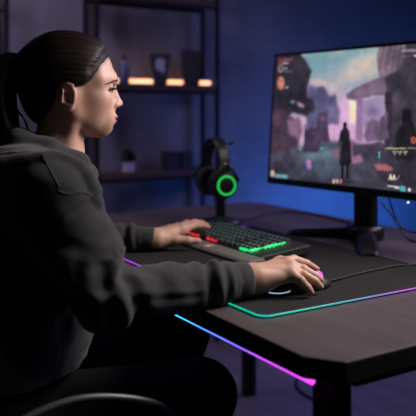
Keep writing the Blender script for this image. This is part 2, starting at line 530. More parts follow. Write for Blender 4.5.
side = ramp(wy, [(.05, (.0, .6, .62)), (.12, (.0, .62, .45)), (.24, (.02, .45, .5)), (.33, (.15, .2, .7)), (.42, (.5, .08, .75)), (.54, (.6, .06, .7)), (.60, (0, 0, 0)), (.62, (0, 0, 0))])
isside = np.clip((wx - (MX1 - .03)) / .02, 0, 1)[:, None] * (wy > MY0 + .012)[:, None]
set_color(me_o.data, (front * (1 - isside) + side * isside) * np.clip((.60 - wy) / .03, 0, 1)[:, None])
m_me = attr_color(mat('mat_glow', (.02, .02, .02), .5, emit=(1, 1, 1), estr=.85), 'Col', True)
me_o.data.materials.append(m_me); tag(me_o, 'thin glowing green and purple edge')
MAT_Z = DESK_Z + .004

# ================================================================== keyboard
KX0, KX1, KY0, KY1 = -.812, -.402, .314, .470
kb = thing('keyboard', 'black mechanical gaming keyboard with green and red glow and an attached wrist rest', 'keyboard', ((KX0 + KX1) / 2, .41, MAT_Z))
m_case = mat('keyboard_case', (.015, .015, .016), .5)
tilt = math.radians(5)
def kz(y): return MAT_Z + .018 + (y - KY0) * math.tan(tilt)
bm = bmesh.new()
sec = [(KY0, MAT_Z + .001), (KY1, MAT_Z + .006), (KY1, kz(KY1) - .002), (KY0, kz(KY0) - .002)]
A = [bm.verts.new((KX0, y, z)) for y, z in sec]; B_ = [bm.verts.new((KX1, y, z)) for y, z in sec]
bm.faces.new(A); bm.faces.new(B_[::-1])
for i in range(4): bm.faces.new((A[i], A[(i + 1) % 4], B_[(i + 1) % 4], B_[i]))
case = bm_obj('case', bm, m_case, kb, world=True)
bv = case.modifiers.new('soft', 'BEVEL'); bv.width = .003; bv.segments = 2
for x in (KX0 + .05, KX1 - .05):
    box_obj('rear_foot', (x, KY1 - .02, MAT_Z + .003), (.03, .012, .008), m_case, kb, bev=.001, world=True)
# wrist rest
bm = bmesh.new()
sec = [(.266, MAT_Z), (.312, MAT_Z), (.312, MAT_Z + .015), (.306, MAT_Z + .0165), (.274, MAT_Z + .011), (.266, MAT_Z + .006)]
A = [bm.verts.new((KX0 + .005, y, z)) for y, z in sec]; B_ = [bm.verts.new((KX1 + .02, y, z)) for y, z in sec]
bm.faces.new(A); bm.faces.new(B_[::-1])
for i in range(6): bm.faces.new((A[i], A[(i + 1) % 6], B_[(i + 1) % 6], B_[i]))
wr = bm_obj('wrist_rest', bm, bump(mat('wrist_rest_rubber', (.15, .145, .14), .6), (500, 500, 500), .2, .0005), kb, world=True)
bv = wr.modifiers.new('soft', 'BEVEL'); bv.width = .002; bv.segments = 2
# small stylised mark on the wrist rest
m_logo = mat('mark_glow', (.5, .3, .3), .5, emit=(1, .35, .35), estr=.35)
bm = bmesh.new()
def wz(y): return MAT_Z + .011 + (y - .274) * (.0055 / .032) + .0006
for pts in ([(-.606, .293), (-.601, .291), (-.590, .303), (-.596, .305)], [(-.598, .296), (-.588, .294), (-.584, .300), (-.590, .301)], [(-.590, .303), (-.583, .309), (-.586, .312), (-.596, .306)]):
    lo = [bm.verts.new((x, y, wz(y))) for x, y in pts]; hi = [bm.verts.new((x, y, wz(y) + .0006)) for x, y in pts]
    bm.faces.new(hi); bm.faces.new(lo[::-1])
    for i in range(4): bm.faces.new((lo[i], lo[(i + 1) % 4], hi[(i + 1) % 4], hi[i]))
bmesh.ops.translate(bm, verts=bm.verts[:], vec=(0, -.013, -.0022))
tag(bm_obj('wrist_rest_emblem', bm, m_logo, wr, world=True), 'small pale pink emblem')
# keys
m_key = mat('keycap', (.03, .03, .032), .4)
def leg_mat(n, c, s): return mat(n, (.02, .02, .02), .5, emit=c, estr=s)
m_leg = [leg_mat('legend_red', (1, .06, .05), .55), leg_mat('legend_teal', (.05, .55, .6), .32), leg_mat('legend_green', (.1, .9, .45), .45)]
PX, PY = .0190, .0222
def key_mesh(w, lm, name):
    bm = bmesh.new()
    hw, hh, t = w / 2 - .0012, PY / 2 - .0016, .0022
    lo = [bm.verts.new((x, y, 0)) for x, y in ((-hw, -hh), (hw, -hh), (hw, hh), (-hw, hh))]
    hi = [bm.verts.new((x, y, .0085)) for x, y in ((-hw + t, -hh + t), (hw - t, -hh + t), (hw - t, hh - t * .6), (-hw + t, hh - t * .6))]
    bm.faces.new(lo[::-1]); bm.faces.new(hi)
    for i in range(4): bm.faces.new((lo[i], lo[(i + 1) % 4], hi[(i + 1) % 4], hi[i]))
    bmesh.ops.bevel(bm, geom=[e for e in bm.edges if max(v.co.z for v in e.verts) > .008], offset=.0008, segments=1, affect='EDGES')
    rbox(bm, (-.001, .0018, .0086), (min(.0042, w * .3), .0042, .0006), 0, mi=1)
    me = bpy.data.meshes.new(name); bmesh.ops.recalc_face_normals(bm, faces=bm.faces[:]); bm.to_mesh(me); bm.free()
    me.materials.append(m_key); me.materials.append(m_leg[lm])
    return me
cache = {}
rows = [
    [1] * 18,
    [1] * 13 + [2] + [1] * 3,
    [1.5] + [1] * 12 + [1.5] + [1] * 3,
    [1.75] + [1] * 11 + [2.25] + [1] * 3,
    [2.25] + [1] * 10 + [2.75] + [1] * 3,
    [1.25, 1.25, 1.25, 6.25, 1.25, 1.25, 1.25, 1.25] + [1] * 3,
]
X0 = KX0 + .012
proto = None
for r, ws in enumerate(rows):
    yy = KY1 - .016 - PY * (r + .5); x = X0
    tot = sum(ws); sc = 18.0 / tot
    for w in ws:
        ww = w * PX * sc; xc = x + ww / 2; x += ww
        zone = 0 if xc < -.60 and r > 4 else (2 if xc > -.52 and r > 3 else 1)
        kk = (round(ww, 4), zone)
        if kk not in cache: cache[kk] = key_mesh(ww, zone, 'keycap')
        o = bpy.data.objects.new('key', cache[kk]) if proto is None else proto.copy()
        if proto is None: proto = o
        o.data = cache[kk]; COL.objects.link(o); o.parent = kb
        o.location = (xc - kb.location.x, yy - kb.location.y, kz(yy) - .0015 - MAT_Z); o.rotation_euler = (tilt, 0, 0)
# glowing strips: front (red, then green) and along the right end (green)
def wavy(x0, y0, x1, y1, n, amp, zoff):
    P = []
    for k in range(n + 1):
        t = k / n; x = x0 + (x1 - x0) * t; y = y0 + (y1 - y0) * t
        P.append((x, y, (kz(max(y, KY0)) + zoff) + amp * math.sin(k * 2.1)))
    return P
rg_ = random.Random(3)
def glow_r(n): return [rg_.choice((.0012, .0022, .0034, .0046)) * .9 for _ in range(n)]
m_g = mat('green_glow', (.02, .1, .05), .4, emit=(.01, .85, .22), estr=1.0)
m_r = mat('red_glow', (.1, .02, .02), .4, emit=(1.0, .025, .05), estr=.8)
XG = X0 + 18 * PX + .004
bm = bmesh.new(); tube(bm, wavy(-.497, KY0 + .004, XG, KY0 + .004, 22, .0012, .002), glow_r(23), 8); tag(bm_obj('light_strip', bm, m_g, kb, world=True), 'bright green glow strip')
bm = bmesh.new(); tube(bm, wavy(XG, KY0 + .004, XG, KY1 - .040, 26, .0012, .002), glow_r(27), 8); tag(bm_obj('light_strip', bm, m_g, kb, world=True), 'bright green glow strip')
for xa, xb in ((-.752, -.692), (-.652, -.604)):
    bm = bmesh.new(); tube(bm, wavy(xa, KY0 + .004, xb, KY0 + .004, 12, .0008, .003), glow_r(13), 8); tag(bm_obj('light_strip', bm, m_r, kb, world=True), 'red glow strip')

# ================================================================== mouse
m_mouse = mat('mouse_shell', (.007, .007, .0075), .5, spec=.3)
ms = thing('computer_mouse', 'black gaming mouse with a pink scroll wheel under the right hand', 'mouse', (-.165, .235, MAT_Z))
mouse_sdf = Sub(.004, U(.012,
    Fn(lambda P: Ell((-.165, .214, MAT_Z + .006), (.036, .066, .032)).ev(P, None, None), (-.165, .222, MAT_Z + .006), .07),
    Fn(lambda P: Ell((-.165, .265, MAT_Z + .004), (.034, .052, .022)).ev(P, None, None), (-.165, .265, MAT_Z + .004), .06)),
    Fn(lambda P: P[:, 2] - (MAT_Z + .001), (-.165, .235, MAT_Z - .1), .25),
    Cap((-.165, .25, MAT_Z + .045), (-.165, .33, MAT_Z + .026), .004))
me = surface('mouse_shell', mouse_sdf, .0022); relax(me, 1)
link_mesh('shell', me, m_mouse, ms, world=True)
bm = bmesh.new(); M = Matrix.Translation((-.156, .279, MAT_Z + .0208)) @ Matrix.Rotation(math.pi / 2, 4, 'Y')
lathe(bm, [(0, -.0045), (.0115, -.0045), (.013, -.003), (.013, .003), (.0115, .0045), (0, .0045)], 24, M)
tag(bm_obj('scroll_wheel', bm, mat('pink_glow', (.1, .02, .1), .4, emit=(1, .12, .85), estr=1.1), ms, world=True), 'glowing pink wheel')
bm = bmesh.new()
tube(bm, spline([(-.1290, .186, MAT_Z + .011), (-.1300, .178, MAT_Z + .009), (-.1375, .162, MAT_Z + .0075), (-.150, .1505, MAT_Z + .008)], 5), .0011, 8)
tag(bm_obj('side_light', bm, mat('ice_glow', (.1, .1, .1), .4, emit=(.45, .7, 1), estr=.7), ms, world=True), 'pale blue light line')
bm = bmesh.new(); tube(bm, spline([(-.165, .313, MAT_Z + .006), (-.175, .345, MAT_Z + .004), (-.195, .44, MAT_Z + .003), (-.205, .56, MAT_Z + .003), (-.20, .64, DESK_Z + .003), (-.17, .75, DESK_Z + .003), (-.16, .95, DESK_Z + .003)], 8), .0022, 8)
bm_obj('cable', bm, m_blk, ms, world=True)

# ================================================================== monitor
LEFT = np.array([-.9043, .7045]); MD = np.array([.9962, .0872]); MW, MH = .715, .426
cen = LEFT + MD * MW / 2
mon = thing('monitor', 'large black monitor on a two-footed stand, showing a ruined fantasy city game scene', 'monitor', (cen[0], cen[1], DESK_Z), math.atan2(MD[1], MD[0]))
m_bez = mat('bezel_plastic', (.010, .010, .011), .5)
mz0 = .882 - DESK_Z; tl = math.radians(4.2)
def mp(u, v, n=0.0):
    """monitor-local point: u across (0..1), v down (0..1), n metres towards the back."""
    s = (1 - v) * MH
    return Vector(((u - .5) * MW, s * math.sin(tl) + n * math.cos(tl), mz0 + s * math.cos(tl) - n * math.sin(tl)))
def mon_box(name, u0, u1, v0, v1, n0, n1, m, parent, bev=.002):
    bm = bmesh.new(); c = (mp(u0, v0, n0) + mp(u1, v1, n1)) / 2
    rbox(bm, c, ((u1 - u0) * MW, abs(n1 - n0), (v1 - v0) * MH), bev, rot=Matrix.Rotation(-tl, 3, 'X'))
    return bm_obj(name, bm, m, parent)
SU0, SU1, SV0, SV1 = .010, .990, .022, .952
mon_box('bezel', 0, SU0, 0, 1, 0, .02, m_bez, mon); mon_box('bezel', SU1, 1, 0, 1, 0, .02, m_bez, mon)
mon_box('bezel', SU0, SU1, 0, SV0, 0, .02, m_bez, mon); mon_box('bezel', SU0, SU1, SV1, 1, -.001, .02, m_bez, mon)
mon_box('back_shell', .001, .999, .002, .998, .012, .038, m_bez, mon, .006)
mon_box('rear_housing', .25, .75, .30, .85, .037, .066, m_bez, mon, .012)
# ---- the picture on the screen, painted over a fine grid
GW, GH = 420, 236
# picture coordinates below are only the artist's grid for the game scene: (0..180, 0..150), the part of the screen left of u = .80 is what the photo shows
uu, vv_ = np.meshgrid(np.linspace(0, 1, GW), np.linspace(0, 1, GH))
# grid -> drawing coordinates (the drawing was made with the foreshortening taken out by this map)
_u = SU0 + (SU1 - SU0) * uu; _v = SV0 + (SV1 - SV0) * vv_
_dep = 2.30 - .572 * _u
PXg = 208 + 700 * (.2037 + .427 * _u) / _dep
PXg = PXg + 2 - 4 * _v
PYg = 112 - 700 * ((.882 + MH * (1 - _v)) - 1.115) / _dep
IMG = np.zeros((GH, GW, 3))
def fbm(sx, sy, seed, oct_=4):
    out = np.zeros((GH, GW)); rs = np.random.RandomState(seed); amp = 1; tot = 0
    for o in range(oct_):
        nx, ny = int(sx * 2 ** o) + 2, int(sy * 2 ** o) + 2
        g = rs.rand(ny, nx)
        x = uu * (nx - 1.001); y = vv_ * (ny - 1.001); xi = x.astype(int); yi = y.astype(int); fx = x - xi; fy = y - yi
        fx = fx * fx * (3 - 2 * fx); fy = fy * fy * (3 - 2 * fy)
        out += amp * ((g[yi, xi] * (1 - fx) + g[yi, xi + 1] * fx) * (1 - fy) + (g[yi + 1, xi] * (1 - fx) + g[yi + 1, xi + 1] * fx) * fy)
        tot += amp; amp *= .5
    return out / tot
def blur(m, r):
    for _ in range(2):
        for ax in (0, 1):
            k = max(1, int(r)); acc = np.zeros_like(m); pad = [(0, 0), (0, 0)]; pad[ax] = (k, k)
            q = np.pad(m, pad, mode='edge')
            for j in range(2 * k + 1): acc += q[j:j + m.shape[0], :] if ax == 0 else q[:, j:j + m.shape[1]]
            m = acc / (2 * k + 1)
    return m
WX = (fbm(18, 10, 3) - .5); WY = (fbm(18, 10, 4) - .5)
def poly_mask(pts, wob=0.0):
    X = PXg + WX * wob; Y = PYg + WY * wob; ins = np.zeros((GH, GW), bool); n = len(pts)
    for i in range(n):
        (x1, y1), (x2, y2) = pts[i], pts[(i + 1) % n]
        if y1 == y2: continue
        c = ((y1 > Y) != (y2 > Y)) & (X < (x2 - x1) * (Y - y1) / (y2 - y1) + x1); ins ^= c
    return ins.astype(float)
def put(mask, c, a=1.0):
    global IMG
    m = np.clip(mask * a, 0, 1)[..., None]; IMG = IMG * (1 - m) + np.array(c, float) * m
def poly(pts, c, soft=1, wob=0.0, a=1.0): 
    m = poly_mask(pts, wob); put(blur(m, soft) if soft else m, c, a)
def blob(x, y, rx, ry, c, a=1.0, pw=1.0, wob=0.0):
    q = ((PXg + WX * wob - x) / rx) ** 2 + ((PYg + WY * wob - y) / ry) ** 2
    put(np.exp(-q * pw), c, a)
def disc(x, y, rx, ry, c, a=1.0):
    q = ((PXg - x) / rx) ** 2 + ((PYg - y) / ry) ** 2; put(np.clip((1.15 - q) * 4, 0, 1), c, a)
def rect(x0, y0, x1, y1, c, a=1.0, sl=0.0):
    Y = PYg - sl * (PXg - x0)
    put(((PXg >= x0) & (PXg <= x1) & (Y >= y0) & (Y <= y1)).astype(float), c, a)
# sky
t = np.clip((PYg - 50) / 75, 0, 1)[..., None]
IMG = np.array([112, 158, 168]) * (1 - t) + np.array([186, 158, 186]) * t
n1 = fbm(7, 5, 11)
put(np.clip((n1 - .5) * 4, 0, 1) * (PYg < 105), (196, 176, 172), .55)
blob(362, 66, 13, 11, (206, 184, 168), .9, wob=16); blob(350, 74, 9, 6, (200, 178, 168), .8, wob=12); blob(372, 58, 9, 12, (206, 190, 172), .7, wob=12)
blob(298, 53, 7, 5, (205, 185, 172), .9, wob=8); blob(315, 82, 8, 5, (200, 172, 170), .9, wob=8); blob(322, 84, 5, 3, (205, 178, 172), .7)
blob(322, 62, 16, 10, (104, 152, 164), .6)
# haze
blob(340, 122, 36, 24, (218, 166, 212), 1.0); blob(330, 134, 22, 14, (200, 150, 196), .7); blob(366, 128, 18, 16, (190, 150, 190), .7)
# far trees
tree = [(306, 84), (313, 88), (320, 86), (327, 96), (333, 93), (337, 103), (341, 112), (336, 122), (325, 126), (304, 130)]
poly(tree, (92, 88, 128), 2, 7); blob(318, 104, 12, 10, (78, 74, 112), .6, wob=12); blob(330, 112, 9, 8, (124, 104, 150), .6, wob=10)
# left dark cliff
cliff = [(262, 50), (292, 52), (300, 57), (308, 64), (311, 70), (308, 76), (307, 84), (304, 88), (306, 96), (313, 102), (313, 112), (304, 118), (292, 112), (284, 120), (270, 130), (255, 150)]
poly(cliff, (50, 46, 58), 2, 8); blob(296, 66, 10, 8, (66, 60, 74), .5, wob=18); blob(284, 100, 8, 10, (40, 38, 50), .6, wob=10)
# mid rocks, left
poly([(262, 112), (282, 108), (292, 118), (300, 134), (296, 152), (262, 160)], (74, 58, 76), 3, 8)
poly([(286, 122), (298, 117), (301, 130), (297, 141), (289, 134)], (132, 96, 122), 2, 5)
blob(277, 118, 5, 10, (104, 68, 88), .7, wob=8); blob(273, 150, 4, 10, (104, 58, 66), .6, wob=8)
disc(291, 101.5, 2.2, 1.6, (120, 140, 190), .8); poly([(295, 101), (302, 104), (303, 108), (297, 106)], (168, 128, 158), 1)
# ground
g0 = poly_mask([(255, 152), (300, 148), (318, 141), (352, 141), (372, 146), (520, 165), (520, 260), (255, 260)], 4)
put(blur(g0, 3), (76, 72, 92))
blob(322, 155, 20, 8, (100, 132, 146), .9, wob=10); blob(334, 166, 16, 10, (86, 104, 122), .7, wob=8); blob(312, 172, 22, 9, (66, 78, 98), .7, wob=8)
blob(280, 168, 18, 10, (52, 50, 64), .8, wob=8); blob(300, 184, 44, 7, (46, 44, 54), .7); blob(362, 180, 26, 12, (74, 74, 90), .7, wob=8)
poly([(360, 164), (372, 168), (392, 186), (402, 200), (396, 200), (380, 186), (362, 172)], (98, 92, 106), 2, 2, .6)
# statues and tower
poly([(317, 112), (326, 111), (327, 128), (329, 142), (316, 142)], (80, 62, 92), 1, 2); blob(321, 118, 2, 3, (150, 110, 140), .5)
poly([(304, 130), (309, 126), (316, 128), (318, 140), (319, 152), (303, 153)], (68, 54, 78), 1, 4); poly([(312, 130), (318, 124), (321, 131), (320, 150), (314, 150)], (74, 58, 84), 1, 3)
blob(306, 127, 4, 3, (124, 90, 122), .6); blob(309, 150, 10, 3, (56, 46, 66), .7)
# bright shaft
poly([(347, 98), (356, 99), (355, 124), (348, 123)], (232, 204, 190), 2); poly([(349, 101), (354.5, 101), (354, 120), (350, 120)], (240, 216, 184), 1); blob(342, 114, 5, 10, (214, 160, 210), .7)
# right ruin
poly([(345, 94), (352, 88), (364, 83), (378, 77), (396, 66), (430, 60), (520, 60), (520, 110), (384, 108), (383, 95), (370, 95), (356, 100), (347, 100)], (112, 92, 118), 1, 4)
poly([(352, 90), (378, 79), (384, 86), (383, 92), (362, 95), (352, 96)], (128, 104, 132), 1, 3, .7)
poly([(360, 100), (383, 95), (385, 124), (361, 126)], (158, 134, 172), 2); blob(371, 110, 7, 6, (118, 104, 148), .8, wob=8)
poly([(355, 98), (361, 97), (362, 142), (355, 140)], (142, 108, 148), 1, 1)
poly([(376, 46), (384, 40), (400, 40), (404, 50), (398, 66), (390, 72), (378, 78), (375, 66)], (128, 104, 122), 1, 4)
for k, x in enumerate((379, 385, 391, 396)): poly([(x + 2, 44), (x + 4, 44), (x - 1, 70), (x - 3, 72)], (92, 76, 94), 1, 2, .8)
poly([(384, 76), (400, 64), (404, 42), (520, 30), (520, 240), (404, 200), (398, 160), (388, 140), (386, 100)], (64, 58, 70), 2, 5)
blob(400, 58, 12, 12, (78, 70, 84), .6, wob=14); blob(394, 104, 6, 10, (92, 78, 102), .7, wob=8)
poly([(384, 92), (391, 92), (390, 148), (384, 150)], (54, 48, 62), 1, 2); poly([(379, 118), (386, 110), (388, 140), (378, 142)], (96, 78, 106), 1, 4)
poly([(362, 136), (372, 118), (378, 122), (381, 140), (366, 142)], (112, 86, 120), 2, 5); blob(368, 128, 4, 5, (90, 70, 100), .6, wob=6)
poly([(400, 110), (405, 107), (410, 111), (411, 122), (416, 130), (416, 160), (396, 160), (395, 134), (401, 124)], (36, 32, 40), 1, 2)
blob(402, 150, 20, 14, (46, 42, 52), .6, wob=8); blob(398, 178, 26, 18, (50, 46, 56), .8)
poly([(352, 146), (380, 142), (392, 148), (386, 156), (354, 158)], (70, 56, 78), 1, 3, .8)
poly([(351, 158), (361, 154), (363, 162), (352, 164)], (150, 104, 132), 1, 2)
poly([(374, 165), (386, 164), (393, 167), (392, 171), (378, 171)], (162, 92, 100), 1, 2); poly([(376, 171), (393, 171), (394, 178), (380, 180)], (70, 54, 66), 1, 2)
# small marks in the scene
poly([(378, 151.5), (379.6, 152), (380, 158), (378.6, 158)], (70, 190, 170), 0)
poly([(306, 161), (309.5, 160), (312, 167), (308.5, 169.5), (306, 166)], (166, 110, 190), 1, 2); disc(309, 161.5, 1.6, 1.5, (196, 130, 160))
disc(299.8, 149, 1.2, 1.0, (70, 180, 160)); disc(321.5, 148.5, 1.0, .9, (80, 190, 170)); poly([(333, 150), (337, 148), (338, 158), (334, 158)], (150, 90, 110), 1, 2)
# standing figure seen from behind
poly([(342.6, 123), (345.2, 122.6), (346, 127.5), (348.6, 131), (349.4, 140), (350.6, 150), (351.2, 163), (347, 165), (339, 164.5), (340, 152), (341, 142), (339.2, 139), (340, 131), (342.4, 127.5)], (40, 34, 44), 1)
disc(344.1, 124.4, 1.9, 2.7, (34, 28, 36)); poly([(341, 163), (344, 163), (344, 180), (341, 180)], (36, 30, 38), 0); poly([(346, 163), (349, 163), (348.6, 179), (346, 179)], (36, 30, 38), 0)
poly([(339.4, 131), (341, 131), (340, 141), (338.6, 146), (338, 141)], (44, 36, 46), 0); poly([(350.4, 140), (351.4, 140), (352.4, 158), (351.6, 158)], (150, 110, 120), 0)
blob(346, 182, 10, 2.5, (44, 42, 52), .8)
# heads-up display
rect(276.5, 58.6, 278.6, 64.5, (150, 66, 78)); rect(279.5, 58.8, 289.5, 60.2, (176, 80, 92), 1, -.12); rect(280, 62, 286, 63.4, (178, 172, 172), .9, -.1)
disc(278.3, 68, 2.7, 3.6, (150, 146, 140)); disc(278.3, 67.6, 1.6, 2.3, (66, 58, 64)); rect(282, 67, 285, 68.2, (170, 166, 164), .8); rect(282, 70, 290, 71.2, (120, 114, 122), .8)
disc(278.8, 82.5, 3.3, 6.6, (206, 122, 100)); disc(277.6, 80.6, .9, .9, (140, 70, 64)); disc(280.2, 80.4, .9, .9, (140, 70, 64)); rect(283, 86.6, 286.4, 87.8, (170, 170, 176), .9, -.2)
disc(272.6, 173.4, 1.7, 3.2, (206, 180, 160)); rect(275, 174, 287.4, 177.2, (96, 152, 168), 1, .12); rect(276, 174.8, 287, 175.6, (140, 186, 196), .8, .12)
for x, c in ((334, (226, 206, 180)), (337.4, (206, 196, 180)), (341, (200, 110, 112))): rect(x - 1, 179.4, x + 1, 183, c)
rect(385, 147.8, 405, 149, (190, 180, 130), .9, .0); rect(403, 147.6, 440, 148.6, (150, 146, 110), .8)
for x in (394.5, 399.6, 405): disc(x - 1, 151.8, .8, .8, (190, 186, 176)); disc(x + 1.2, 151.6, .8, .8, (190, 186, 176)); disc(x, 153.8, .9, .8, (170, 150, 140))
disc(413, 140, 2.5, 3.4, (196, 92, 76)); disc(413, 140, 1.1, 1.8, (90, 50, 50))
for x in (390.5, 394): poly([(x - 1.6, 180), (x - .2, 174.6), (x + 1, 174.6), (x + 2, 180), (x + .8, 180), (x + .3, 177.6), (x - .6, 180)], (226, 210, 190), 0)
poly([(396.4, 180), (399.5, 175), (400.2, 175.4), (397.4, 180)], (150, 140, 140), 0)
rect(388, 185.6, 396, 186.8, (206, 206, 206), .9, .1); rect(395, 186, 400, 188.4, (206, 206, 206), .9, .1); rect(400.6, 185.8, 406, 190.8, (70, 168, 188), 1, .1); rect(408.6, 188, 411, 191, (210, 206, 200), 1, .1)
rect(399, 48.6, 440, 51.2, (176, 164, 168), .6, -.06); rect(400, 55, 440, 56, (120, 116, 124), .7, -.05); rect(412, 53.6, 416, 55.4, (210, 206, 206), .9)
tex = (fbm(60, 34, 21, 3) - .5)[..., None] * 16
rock = np.clip((150 - IMG.mean(-1)) / 50, 0, 1)[..., None]
mod = ((fbm(26, 17, 31, 4) - .5) * 1.2)[..., None]
IMG = IMG * (1 + mod * (.08 + .32 * rock))
IMG = (IMG - 95) * 1.12 + 98
IMG = np.clip(IMG + tex, 0, 255)
IMG = .86 * IMG + .14 * IMG.mean(-1, keepdims=True)
LIN = np.where(IMG / 255 <= .04045, IMG / 255 / 12.92, ((IMG / 255 + .055) / 1.055) ** 2.4)
me = bpy.data.meshes.new('screen')
VS = [tuple(mp(a, b, .0035)) for a, b in zip(_u.ravel(), _v.ravel())]
idx = np.arange(GW * GH).reshape(GH, GW)
FS = np.stack([idx[:-1, :-1], idx[1:, :-1], idx[1:, 1:], idx[:-1, 1:]], -1).reshape(-1, 4)
me.from_pydata(VS, [], FS.tolist()); me.update(); set_color(me, LIN.reshape(-1, 3))
m_scr = attr_color(mat('screen_panel', (.01, .01, .012), .35, spec=.3, emit=(1, 1, 1), estr=.92), 'Col', True)
tag(link_mesh('screen', me, m_scr, mon, smooth=False), 'lit screen with a fantasy ruin, pale sky and a lone standing figure')
# ---- stand
def wl(x, y, z):                      # world -> monitor-local
    return mon.matrix_basis.inverted() @ Vector((x, y, z))
bpy.context.view_layer.update()
m_stand = mat('stand_metal', (.022, .022, .027), .38, .5)
piv = np.array([-.528, .775])
bm = bmesh.new(); rbox(bm, wl(piv[0], piv[1] + .004, DESK_Z + .13), (.072, .030, .24), .008)
bm_obj('pole', bm, m_stand, mon)
bm = bmesh.new(); lathe(bm, [(0, .001), (.052, .001), (.056, .006), (.056, .030), (.050, .038), (0, .038)], 28, Matrix.Translation(wl(piv[0], piv[1], DESK_Z)))
bm_obj('hub', bm, m_stand, mon)
def foot(tx, ty, w=.022):
    bm = bmesh.new(); d = np.array([tx, ty]) - piv; L = np.linalg.norm(d); d /= L; nrm = np.array([-d[1], d[0]])
    rings = []
    for s, ww, h in ((.03, w * 1.05, .032), (L * .45, w, .026), (L * .8, w, .021), (L - .012, w * .95, .017), (L, w * .7, .010)):
        q = piv + d * s
        ring = [wl(*(q + nrm * a), DESK_Z + b) for a, b in ((-ww, .0), (-ww, h * .6), (-ww * .6, h), (ww * .6, h), (ww, h * .6), (ww, .0))]
        rings.append([bm.verts.new(v) for v in ring])
    for A, B2 in zip(rings, rings[1:]):
        for i in range(6): bm.faces.new((A[i], A[(i + 1) % 6], B2[(i + 1) % 6], B2[i]))
    bm.faces.new(rings[0]); bm.faces.new(rings[-1][::-1])
    bm_obj('foot', bm, m_stand, mon)
foot(-.325, .596, .027); foot(-.69, .622, .015)
bm = bmesh.new(); rbox(bm, Vector(((.785 - .5) * MW, -.0005, mz0 - .006)), (.0035, .005, .0035), .001)
tag(bm_obj('power_light', bm, mat('power_led', (.8, .8, .8), .4, emit=(1, 1, 1), estr=2.0), mon), 'tiny white power light')
# cables by the stand
def cable(label, pts, r=.0025, m=None):
    bm = bmesh.new(); tube(bm, spline(pts, 8), r, 8)
    return tag(bm_obj('cable', bm, m or m_blk), label, 'cable')
cable('thin black cable looping on the desk behind the monitor stand', [(-.55, .86, DESK_Z + .10), (-.50, .87, DESK_Z + .05), (-.45, .86, DESK_Z + .008), (-.38, .85, DESK_Z + .003), (-.33, .89, DESK_Z + .003), (-.37, .94, DESK_Z + .003), (-.44, .92, DESK_Z + .012), (-.50, .89, DESK_Z + .03), (-.53, .87, DESK_Z + .12)])
cable('thin black cable lying across the desk from the headphone stand towards the monitor', [(-.985, .655, DESK_Z + .003), (-1.0, .72, DESK_Z + .003), (-1.055, .82, DESK_Z + .003), (-1.06, .92, DESK_Z + .003), (-.98, .95, DESK_Z + .003), (-.80, .93, DESK_Z + .003), (-.62, .90, DESK_Z + .003)])
cable('dark cable lying in a curve on the floor under the desk', [(-.6, .9, .004), (-.75, 1.0, .004), (-.98, 1.12, .004), (-1.2, 1.10, .004), (-1.35, 1.2, .004), (-1.5, 1.5, .004)], .006)

# ================================================================== headphones on their stand
m_hp = mat('headphone_plastic', (.016, .016, .018), .4)
m_pad = mat('headphone_cushion', (.03, .028, .028), .7)
hc = CAM + FWD * 2.30 + RGT * (215.5 - 208) / 700 * 2.30
ax2 = RGT * .33 - FWD * .944; ax2 = ax2 / np.linalg.norm(ax2)        # from the far cup to the near cup
sid = np.array([-ax2[1], ax2[0], 0]); up = np.array([0, 0, 1.0])
HZ = 1.115 - (182.5 - 112) / 700 * 2.30
hs = thing('headphone_stand', 'black headphone stand with a broad foot on the desk behind the keyboard', 'stand', (hc[0], hc[1], DESK_Z))
O = np.array([hc[0], hc[1], 0])
TOPZ = 1.115 - (138.5 - 112) / 700 * 2.30 - .006
bm = bmesh.new()
lathe(bm, [(0, 0), (.070, 0), (.072, .003), (.060, .012), (.022, .022), (0, .022)], 36, Matrix.Translation(O + RGT * .016 + up * DESK_Z))
bm_obj('base', bm, m_hp, hs, world=True)
pst = O + RGT * .022
bm = bmesh.new(); R3 = Matrix(((ax2[0], sid[0], 0), (ax2[1], sid[1], 0), (0, 0, 1)))
rbox(bm, Vector(O + RGT * .016 + up * ((DESK_Z + .02 + TOPZ - .012) / 2)), (.020, .030, TOPZ - .012 - DESK_Z - .02), .004, rot=R3)
bm_obj('post', bm, m_hp, hs, world=True)
bm = bmesh.new()
prev = []
for k in range(13):
    a = -1 + k / 6; c = O + ax2 * a * .040 + up * (TOPZ - .0105 - .009 * a * a + (.010 if abs(a) > .95 else 0))
    prev.append([bm.verts.new(c + sid * q * .022 + up * zz) for q, zz in ((-1, -.004), (1, -.004), (1, .004), (-1, .004))])
for A, B2 in zip(prev, prev[1:]):
    for i in range(4): bm.faces.new((A[i], A[(i + 1) % 4], B2[(i + 1) % 4], B2[i]))
bm.faces.new(prev[0]); bm.faces.new(prev[-1][::-1])
tip = [O + RGT * a + up * (TOPZ - .0145 + b) for a, b in ((-.03, .0), (.0, .0), (.035, .001), (.052, .004), (.060, .010))]
rg = [[bm.verts.new(c + FWD * q * .018 + up * zz) for q, zz in ((-1, -.003), (1, -.003), (1, .003), (-1, .003))] for c in tip]
for A, B2 in zip(rg, rg[1:]):
    for i in range(4): bm.faces.new((A[i], A[(i + 1) % 4], B2[(i + 1) % 4], B2[i]))
bm.faces.new(rg[0]); bm.faces.new(rg[-1][::-1])
bm_obj('hanger', bm, m_hp, hs, world=True)
hp = thing('headphones', 'black over-ear headphones with a glowing green ring, hung on the stand', 'headphones', (hc[0], hc[1], HZ))
bm = bmesh.new(); rings = []
